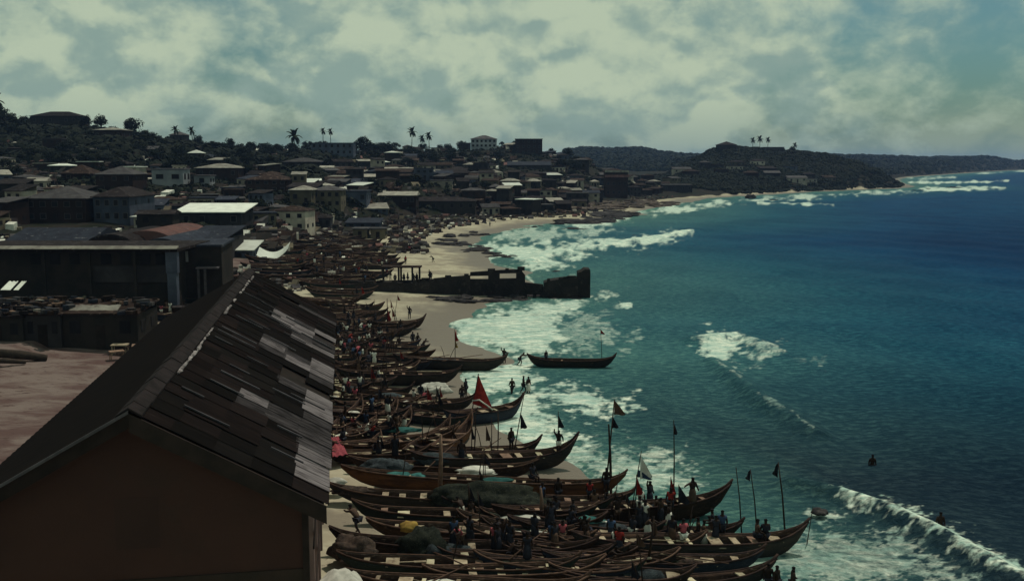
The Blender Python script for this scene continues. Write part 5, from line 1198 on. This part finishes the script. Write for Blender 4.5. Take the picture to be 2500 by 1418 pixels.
def tin(a0, a1, b0, b1, Y, m, label, grp=None):
    p0, p1 = PY(a0, b1, Y), PY(a1, b0, Y); g = MB(); n = 16; dd = 2.0
    for k in range(n):
        u0, u1 = k / n, (k + 1) / n; xa = (p1.x - p0.x) * u0; xb = (p1.x - p0.x) * u1; za, zb_ = .03 * (k % 2), .03 * ((k + 1) % 2)
        g.quad([(xa, 0, za), (xb, 0, zb_), (xb, dd, zb_ + .75 + .05 * math.sin(k)), (xa, dd, za + .75 + .05 * math.sin(k - 1))])
        g.quad([(xa, 0, za - .03), (xa, dd, za + .70 + .05 * math.sin(k - 1)), (xb, dd, zb_ + .70 + .05 * math.sin(k)), (xb, 0, zb_ - .03)])
    o = g.build('tin_sheet', m); o.location = p0; tag(o, label, 'tin sheet', grp)
tin(158, 278, 752, 768, 105.0, 'roof_pale', 'bright cream tin sheet laid on the long black shack')
tin(0, 24, 700, 708, 112, 'roof_white', 'pale tin sheet at the far left edge below the flat roofed block'); tin(32, 44, 700, 708, 112, 'roof_white', 'short pale tin sheet right of the far left one')
for i, (a, b, r_) in enumerate(((235, 742, 1.4), (125, 735, 1.5), (60, 760, 1.6))):
    me = lump(r_, .9, .55, 60 + i, .15, 1, 3, -.1); me.materials.append(M['net_blue']); p = PY(a, b + 4, 112); o = link('covered_bundle', me); o.location = p
    tag(o, ['grey covered bundle just above the bright tin sheet', 'grey bundle left of centre on the shack roofs', 'leftmost grey bundle on the shack roofs'][i], 'bundle')
    MB().box(-.9, .9, -.5, .5, -3.5, -.2).build('stand', 'board_dark', o)
rnd = random.Random(33)
TBX = [MB().box(-.9, .9, -.6, .6, 0, .12).box(-.8, -.7, -.5, -.4, -1.1, -.002).box(.7, .8, -.5, -.4, -1.1, -.002).box(.7, .8, .4, .5, -1.1, -.002).box(-.8, -.7, .4, .5, -1.1, -.002).mesh('stall', m_) for m_ in ('plank_pale', 'plank_brown', 'roof_grey', 'roof_dark', 'roof_rust')]
for i in range(70):
    a, b = rnd.uniform(270, 520), rnd.uniform(735, 835)
    if i > 45: a, b = rnd.uniform(-60, 330), rnd.uniform(742, 760)
    if a > 560 - (b - 700) * 1.6: continue
    p = G(a, b + 20, 1.1); sc = rnd.uniform(.6, 1.3); o = link('stall_table', rnd.choice(TBX)); o.location = (p.x, p.y, p.z + 1.1 * sc); o.scale = (sc,) * 3; o.rotation_euler.z = rnd.uniform(-.6, .6)
    tag(o, 'small trading table in the shaded ground between the shacks and the store', 'table', 'trading tables by the store')
# log in the yard
for k, (a0, b0, a1, b1, r_, lab) in enumerate(((-20, 868, 115, 880, .42, 'thick dark log lying in the sandy yard'), (-30, 888, 62, 890, .25, 'thinner log in front of the thick one in the yard'))):
    p0, p1 = G(a0, b0), G(a1, b1); v = p1 - p0; o = MB().tube([(0, 0, .3), tuple(v * .5 + Vector((0, 0, .35))), tuple(v + Vector((0, 0, .25)))], [r_, r_ * 1.1, r_ * .8], 10).build('log', 'bark', None, True); o.location = p0; tag(o, lab, 'log')
# hammock-like white tarpaulin
e = empty('tarpaulin', PY(663, 620, 188), 0, 'white sagging tarpaulin strung up behind the store ridge', 'tarpaulin'); g = MB(); n = 12
for k in (0, .05):
    for i in range(n):
        u0, u1 = i / n, (i + 1) / n
        def sg(u, v): return ((u - .5) * 5.8, v * 2.6 + .6 * u, -1.5 * math.sin(math.pi * (u * .85 + .05)) + 1.2 * u ** 2 + v * 1.3 + k)
        g.quad([sg(u0, 0), sg(u1, 0), sg(u1, 1), sg(u0, 1)])
g.build('sheet', 'roof_white', e, True)
for x_ in (-2.9, 2.9): MB().tube([(x_, .2, -5), (x_, .3, .9)], .06, 6).build('pole', 'pole', e)

for b0, b1, m_ in ((416, 421, 'roof_pale'), (427, 433, 'roof_red')):
    p0, p1 = PY(1476, b1, BR.location.y - 5.2), PY(1534, b0, BR.location.y - 5.2)
    o = MB().box(p0.x - BR.location.x, p1.x - BR.location.x, -7.6, -6.2, p0.z - BR.location.z, p1.z - BR.location.z).build('balcony', m_, BR)
# filler houses on the slope
rnd = random.Random(8)
wms = ['wall_mud', 'wall_mud', 'wall_black', 'wall_grey', 'wall_cream', 'wall_blue', 'wall_black', 'wall_pale', 'wall_pale', 'wall_mud']
rms = ['roof_rust', 'roof_dark', 'roof_dark', 'roof_grey', 'roof_blue', 'roof_rust', 'roof_dark', 'roof_grey', 'roof_pale']
CN = {'wall_pale': 'pale walled', 'wall_mud': 'brown', 'wall_black': 'black', 'wall_grey': 'grey', 'wall_cream': 'dull cream', 'wall_blue': 'slate blue', 'roof_rust': 'rusty', 'roof_dark': 'dark', 'roof_grey': 'grey', 'roof_blue': 'blue grey', 'roof_pale': 'pale', 'roof_white': 'bright white'}
def where(bx): return 'far left' if bx < 300 else 'left of the yellow house' if bx < 720 else 'above the beach huts' if bx < 1000 else 'below the ridge houses' if bx < 1350 else 'right end of town'
nh = 0; tries = 0; nu = 0
while nh < 290 and tries < 14000:
    tries += 1
    a = rnd.uniform(-120, 1640); Y = rnd.choice((rnd.uniform(200, 420), rnd.uniform(230, 500), rnd.uniform(300, 660)))
    x_ = (a - CX) / F * Y; s_ = sd(x_, Y)
    if s_ < (46 if a < 860 else 30) or (a < 560 and Y < 200): continue
    if Y < 250 and 560 < a < 860: continue
    z_ = gz(x_, Y)
    bx, by = project(x_, Y, z_)
    if by < 350 or by > 590: continue
    if 430 < bx < 900 and by > 575: continue
    top_zone = by < 425 + (0 if bx > 700 else -.03 * (bx - 700))
    if top_zone and (nu > 55 or rnd.random() < (.9 if bx < 720 else .5)): continue
    w_ = rnd.uniform(4.5, 10); dp_ = rnd.uniform(4, 8); pw2 = w_ / 2 * F / Y
    if any(math.hypot(x_ - q_[0], (Y - q_[1]) * .8) < q_[2] + w_ * .5 for q_ in HL): continue
    if hides(bx, pw2, by - 5 * F / Y, by, Y): continue
    sts = 2 if rnd.random() < .15 else 1
    rt, wm, rm = rnd.choice(['hip', 'gable', 'shed', 'shed', 'flat', 'hip']), rnd.choice(wms), rnd.choice(rms) if rnd.random() > .05 else 'roof_white'
    zone, grp = ('near the beach', 'houses crowded behind the beach') if by > 500 else (('mid slope', 'houses on the middle town slope') if not top_zone else ('among ridge trees', 'houses near the top of the ridge'))
    house(Vector((x_, Y, z_)), w_, dp_, rnd.uniform(2.3, 3.0) * sts, R(rnd.gauss(0, 16)), rt, wm, rm, '%s %s house, %s %s roof, %s, %s' % ('two storey' if sts == 2 else 'small', CN[wm], CN[rm], {'hip': 'hipped', 'gable': 'gabled', 'shed': 'sloping', 'flat': 'flat'}[rt], zone, where(bx)), grp,
          nwin=rnd.choice((2, 3, 3)), storeys=sts, detail=False, rh=rnd.uniform(.6, 1.5), ov=rnd.uniform(.2, .6)); nh += 1; nu += top_zone
k = 0; tries = 0
while k < 16 and tries < 500:
    tries += 1; a = rnd.uniform(1640, 2100); Y = rnd.uniform(720, 775); x_ = (a - CX) / F * Y
    if sd(x_, Y) < 22: continue
    if any(math.hypot(x_ - q_[0], Y - q_[1]) < q_[2] + 8 for q_ in HL): continue
    house(Vector((x_, Y, gz(x_, Y))), rnd.uniform(8, 14), 7, 3, R(rnd.gauss(0, 10)), rnd.choice(['hip', 'shed', 'flat']), rnd.choice(wms), rnd.choice(['roof_grey', 'roof_rust', 'roof_dark']), 'small house on the dark slope of the headland', 'houses on the headland', nwin=3, detail=False, rh=1.5); k += 1
print('houses', nh)

def clutter(name, label, a0, a1, Y0, Y1, s0, n, seed, szs=(.6, 2.2)):
    rnd = random.Random(seed); g = MB(); k = 0; t = 0; ms = ['roof_pale', 'roof_rust', 'roof_dark', 'wall_cream', 'wall_black', 'roof_grey', 'roof_red', 'cloth_white']
    wt = [1.2, 3, 3, 1.5, 4, 2, .6, .5]
    while k < n and t < n * 12:
        t += 1; a = rnd.uniform(a0, a1); Y = 1 / rnd.uniform(1 / Y1, 1 / Y0); x_ = (a - CX) / F * Y; s_ = sd(x_, Y)
        if not s0[0] < s_ < s0[1]: continue
        if any(abs(x_ - q_[0]) < q_[2] * .8 and abs(Y - q_[1]) < q_[2] * .6 for q_ in HL): continue
        z_ = gz(x_, Y); bx, by = project(x_, Y, z_); u = rnd.uniform(*szs); 
        if hides(bx, u * F / Y, by - u * 1.2 * F / Y, by, Y): continue
        an = rnd.uniform(-.6, .6); ca, sa = math.cos(an), math.sin(an); l_, d_, h_ = u * rnd.uniform(.7, 1.6), u * rnd.uniform(.5, 1), u * rnd.uniform(.15, .8)
        sl_ = rnd.uniform(0, .5); P8 = []
        for zq in (0, 1):
            for (i_, j_) in ((-1, -1), (1, -1), (1, 1), (-1, 1)):
                lx, ly = i_ * l_ * .5, j_ * d_ * .5; P8.append((x_ + lx * ca - ly * sa, Y + lx * sa + ly * ca, z_ - .4 if not zq else z_ + h_ + j_ * sl_ * d_))
        mi = rnd.choices(range(8), wt)[0]
        g.hexa(P8, mi); k += 1
    tag(g.build(name, ms), label, 'clutter', kind='stuff')
clutter('shanty_clutter', 'crates, sheds, walls and scrap heaped between the town houses', -150, 1640, 205, 660, (44, 900), 3800, 1, (.8, 3.0))
clutter('beach_clutter', 'low shelters and scrap heaped along the top of the beach', 780, 1640, 225, 620, (15, 60), 1700, 2, (.4, 1.5))
clutter('landing_clutter', 'gear, crates and scrap heaped among the far packed canoes', 560, 960, 150, 300, (30, 90), 1400, 3, (.3, 1.1))
clutter('yard_clutter', 'market goods and scrap heaped beside the yard shacks', -100, 560, 103, 200, (50, 300), 1500, 4, (.3, 1.3))
# ------------------------------------------------------------------ trees
def crown_mesh(seed, m, nl=14, per=70, leaf=.55, R0=1.0):
    rnd = random.Random(seed); g = MB()
    for l in range(nl):
        while True:
            c = Vector((rnd.uniform(-1, 1), rnd.uniform(-1, 1), rnd.uniform(-.55, .8)))
            if c.length < 1: break
        c = Vector((c.x * 2.4, c.y * 2.4, c.z * 1.7)); rr = rnd.uniform(.8, 1.5)
        for i in range(per):
            n_ = Vector((rnd.gauss(0, 1), rnd.gauss(0, 1), rnd.gauss(0, .8))).normalized(); p = c + n_ * rr * rnd.uniform(.55, 1.05) ** .6
            t = n_.orthogonal().normalized(); t.rotate(Matrix.Rotation(rnd.uniform(0, 6.28), 3, n_)); b = n_.cross(t); b = (b + n_ * rnd.uniform(-.6, .6)).normalized()
            a_ = leaf * rnd.uniform(.5, 1.1); g.quad([p - t * a_ * .5, p + b * a_ * .4, p + t * a_ * .5, p - b * a_ * .4])
    return g.mesh('crown', m)
CR = [crown_mesh(i, 'leaf_dark' if i % 2 else 'leaf_mid') for i in range(5)]
TR = []
for i in range(3):
    g = MB().tube([(0, 0, -1), (.1, 0, 1.2), (.05, .1, 2.6), (.2, 0, 3.8)], [.32, .24, .18, .1], 7)
    for k in range(4):
        an = k * 1.6 + i; g.tube([(.05, .05, 1.9 + k * .3), (math.cos(an) * .9, math.sin(an) * .9, 3.0 + k * .25), (math.cos(an) * 1.5, math.sin(an) * 1.5, 3.9 + k * .2)], [.12, .08, .04], 5)
    TR.append(g.mesh('trunk', 'bark', True))
def tree(p, s_, label, group=None, seed=0, flat=1.0):
    rnd = random.Random(seed); e = empty('tree', p, rnd.uniform(0, 6), label, 'tree', group, (s_, s_, s_ * flat))
    link('trunk', TR[seed % 3], e); c = link('crown', CR[seed % 5], e); c.location = (0, 0, 4.2); c.rotation_euler = (0, 0, rnd.uniform(0, 6)); return e
def tpx(a, b, top, Y, label, seed, flat=1.0):
    p = PY(a, b, Y); zt_ = PY(a, top, Y).z; g_ = gz(p.x, p.y); s_ = max(.5, (zt_ - g_) / 6.3); tree(Vector((p.x, p.y, g_)), s_, label, None, seed, flat)
for i, (a, top, Y, lab) in enumerate(((15, 262, 470, 'tree at the far left edge of the skyline'), (210, 282, 490, 'left of two joined trees right of the long skyline building'), (250, 280, 490, 'right of two joined trees right of the long skyline building'),
        (322, 284, 480, 'tall tree standing alone on the left skyline'), (360, 322, 490, 'low bushy tree right of the lone skyline tree'), (487, 330, 520, 'rounded tree on the skyline beside the second stubby palm'), (564, 338, 530, 'small round tree on the sloping skyline'),
        (718, 348, 545, 'dark tree under the single large palm'), (795, 342, 585, 'small tree by the left end of the long skyline building'), (885, 334, 580, 'rounded tree at the right end of the long skyline building'), (946, 346, 580, 'widest rounded tree on the mid skyline'), (912, 350, 590, 'tree left of the widest rounded one'), (1000, 355, 620, 'dark tree below the tallest of three palms'), (1128, 342, 650, 'tree left of the pale ridge house'), (1225, 346, 655, 'tree between the two big ridge buildings'), (1385, 360, 650, 'tree right of the square ridge block'), (1345, 362, 655, 'tree touching the square ridge block'), (1934, 357, 860, 'thin tree with one tuft near the right end of the headland top'), (1960, 370, 860, 'rounded bush at the right end of the headland top'), (640, 350, 540, 'tree left of the single large palm'), (1860, 366, 858, 'bush left of the low flat headland building'), (2090, 398, 850, 'dark tree part way down the headland ridge'))):
    tpx(a, 380, top, Y, lab, i)
k = 0
for i in range(2500):
    a = rnd.uniform(-120, 1560); Y = rnd.choice((rnd.uniform(205, 680), rnd.uniform(360, 680))); x_ = (a - CX) / F * Y
    if sd(x_, Y) < 50: continue
    if any(math.hypot(x_ - q_[0], Y - q_[1]) < q_[2] * .9 + 1 for q_ in HL): continue
    z_ = gz(x_, Y); bx, by = project(x_, Y, z_)
    if by > 575 or (by > 540 and a > 560): continue
    up = by < 430
    s_ = rnd.uniform(.6, 1.15) if not up else rnd.uniform(.8, 1.5)
    if hides(bx, s_ * 3 * F / Y, by - s_ * 5.5 * F / Y, by, Y): continue
    tree(Vector((x_, Y, z_ - .3)), s_, '%s leafy tree %s %s' % ('low dark' if s_ < .85 else 'mid sized dark' if s_ < 1.15 else 'broad dark', 'on the upper wooded slope' if up else 'between houses of the lower slope', where(bx)), 'trees of the upper slope' if up else 'trees between the town houses', i, rnd.uniform(.65, .9)); k += 1
    if k >= 295: break
print('trees', k)
# far woods as one mass each
def woods(name, label, region, n, size, seed, m='leaf_dark'):
    rnd = random.Random(seed); g = MB(); k = 0; t = 0
    X_, Y_ = [], []
    while len(X_) < n and t < n * 20:
        t += 1; a = rnd.uniform(region[0], region[1]); Y = rnd.uniform(region[2], region[3]); X_.append((a - CX) / F * Y); Y_.append(Y)
    X_ = np.array(X_); Y_ = np.array(Y_); S = sdist(X_, Y_); Zs = height(X_, Y_)
    for x_, y_, s_, z_ in zip(X_, Y_, S, Zs):
        if s_ < size * 3.2 + 4 or (name == 'town_scrub' and s_ < 46): continue
        r_ = size * rnd.uniform(.6, 1.4)
        for i in range(16):
            n_ = Vector((rnd.gauss(0, 1), rnd.gauss(0, 1), abs(rnd.gauss(0, 1)))).normalized(); p = Vector((x_, y_, z_)) + Vector((n_.x * r_ * 1.3, n_.y * r_ * 1.3, n_.z * r_))
            t_ = n_.orthogonal().normalized(); t_.rotate(Matrix.Rotation(rnd.uniform(0, 6.28), 3, n_)); b = n_.cross(t_); a_ = r_ * rnd.uniform(.4, .8)
            g.quad([p - t_ * a_, p - b * a_ * .7, p + t_ * a_, p + b * a_ * .7])
    o = g.build(name, m); tag(o, label, 'woodland', kind='stuff')
woods('headland_scrub', 'dark scrub covering the headland', (1560, 2225, 640, 900), 11000, 1.5, 1)
woods('distant_woodland', 'hazy woodland on the far hills', (1380, 2800, 1100, 2600), 15000, 3.8, 2, 'leaf_mid')
woods('ridge_woodland', 'dark woodland on the upper left slope below the skyline', (-250, 800, 385, 560), 2600, 2.3, 5, 'leaf_dark')
woods('town_scrub', 'low scrub on the town slope between houses', (-200, 1620, 230, 680), 14000, .95, 3, 'leaf_dark')
# palms
FR = []
for i in range(3):
    g = MB(); n = 9; rnd2 = random.Random(i); dr = (.5, .9, 1.3)[i]
    for k in range(n):
        u0, u1 = k / n, (k + 1) / n
        def cp(u): return Vector((2.6 * u, 0, .9 * math.sin(u * 1.6) - dr * 1.6 * u * u))
        a, b = cp(u0), cp(u1)
        for sg_ in (-1, 1):
            wl = .55 * math.sin(math.pi * min(.98, u0 * .85 + .15)) + .1
            g.quad([a, b, b + Vector((.15, sg_ * wl, -.28)), a + Vector((.10, sg_ * wl, -.28)) * .9])
    g.tube([tuple(cp(0)), tuple(cp(.5)), tuple(cp(1))], [.05, .04, .015], 4)
    FR.append(g.mesh('frond', 'leaf_palm'))
def palm(a, top, base, Y, label, s_=1.0, group='palms on the skyline'):
    p = PY(a, base, Y); g_ = gz(p.x, p.y); ztop = PY(a, top, Y).z - .9 * s_; h_ = max(3, ztop - g_)
    e = empty('palm_tree', (p.x, p.y, g_), 0, label, 'palm tree', group); rnd = random.Random(int(a)); lx = rnd.uniform(-.5, .5)
    MB().tube([(-lx, 0, -1), (-lx * .9, 0, h_ * .35), (-lx * .3, 0, h_ * .7), (0, 0, h_)], [.30, .2, .17, .15], 7).build('trunk', 'bark', e, True)
    for k in range(15):
        f = link('frond', FR[k % 3], e); f.location = (0, 0, h_); f.scale = (s_,) * 3; f.rotation_euler = (0, -.5 + 1.0 * (k % 3) / 2 if k > 3 else -1.1, k * 2.4)
for a, top, Y, s_, lab in ((720, 325, 520, 1.7, 'single largest palm standing left on the skyline'), (790, 317, 590, .85, 'left of the twin thin palms on the skyline'), (808, 318, 590, .85, 'right of the twin thin palms on the skyline'),
        (1007, 317, 630, 1.35, 'tallest and leftmost of three palms on the skyline'), (1031, 335, 640, 1.05, 'lowest and middle of three palms on the skyline'), (1047, 328, 640, 1.15, 'rightmost of three palms on the skyline'),
        (431, 313, 500, .95, 'left stubby palm on the left skyline'), (470, 315, 505, .95, 'right stubby palm on the left skyline'),
        (1837, 340, 850, 1.1, 'leftmost of three palms on the headland'), (1854, 336, 850, 1.3, 'middle and tallest of three palms on the headland'), (1874, 339, 850, 1.1, 'rightmost of three palms on the headland'), (1940, 352, 860, 1.0, 'small palm right of the low flat headland building'), (0, 240, 455, 1.6, 'tall palm cut by the left edge of the skyline')):
    palm(a, top, 385, Y, lab, s_)

# ------------------------------------------------------------------ haze
hz_ = MB().box(-3500, 6500, -60, 7000, -5.5, 62).build('haze', 'wall_grey')
hz_.data.materials.clear(); hm_ = D.materials.new('haze'); hm_.use_nodes = True; hm_.node_tree.nodes.clear(); q = NT(hm_.node_tree)
pv = q.new('ShaderNodeVolumePrincipled'); pv.inputs['Color'].default_value = (.34, .52, .95, 1); pv.inputs['Density'].default_value = .00009; pv.inputs['Anisotropy'].default_value = .2
q.l.new(pv.outputs[0], q.new('ShaderNodeOutputMaterial').inputs['Volume']); hz_.data.materials.append(hm_); hz_['kind'] = 'stuff'
print('objects', len(D.objects))
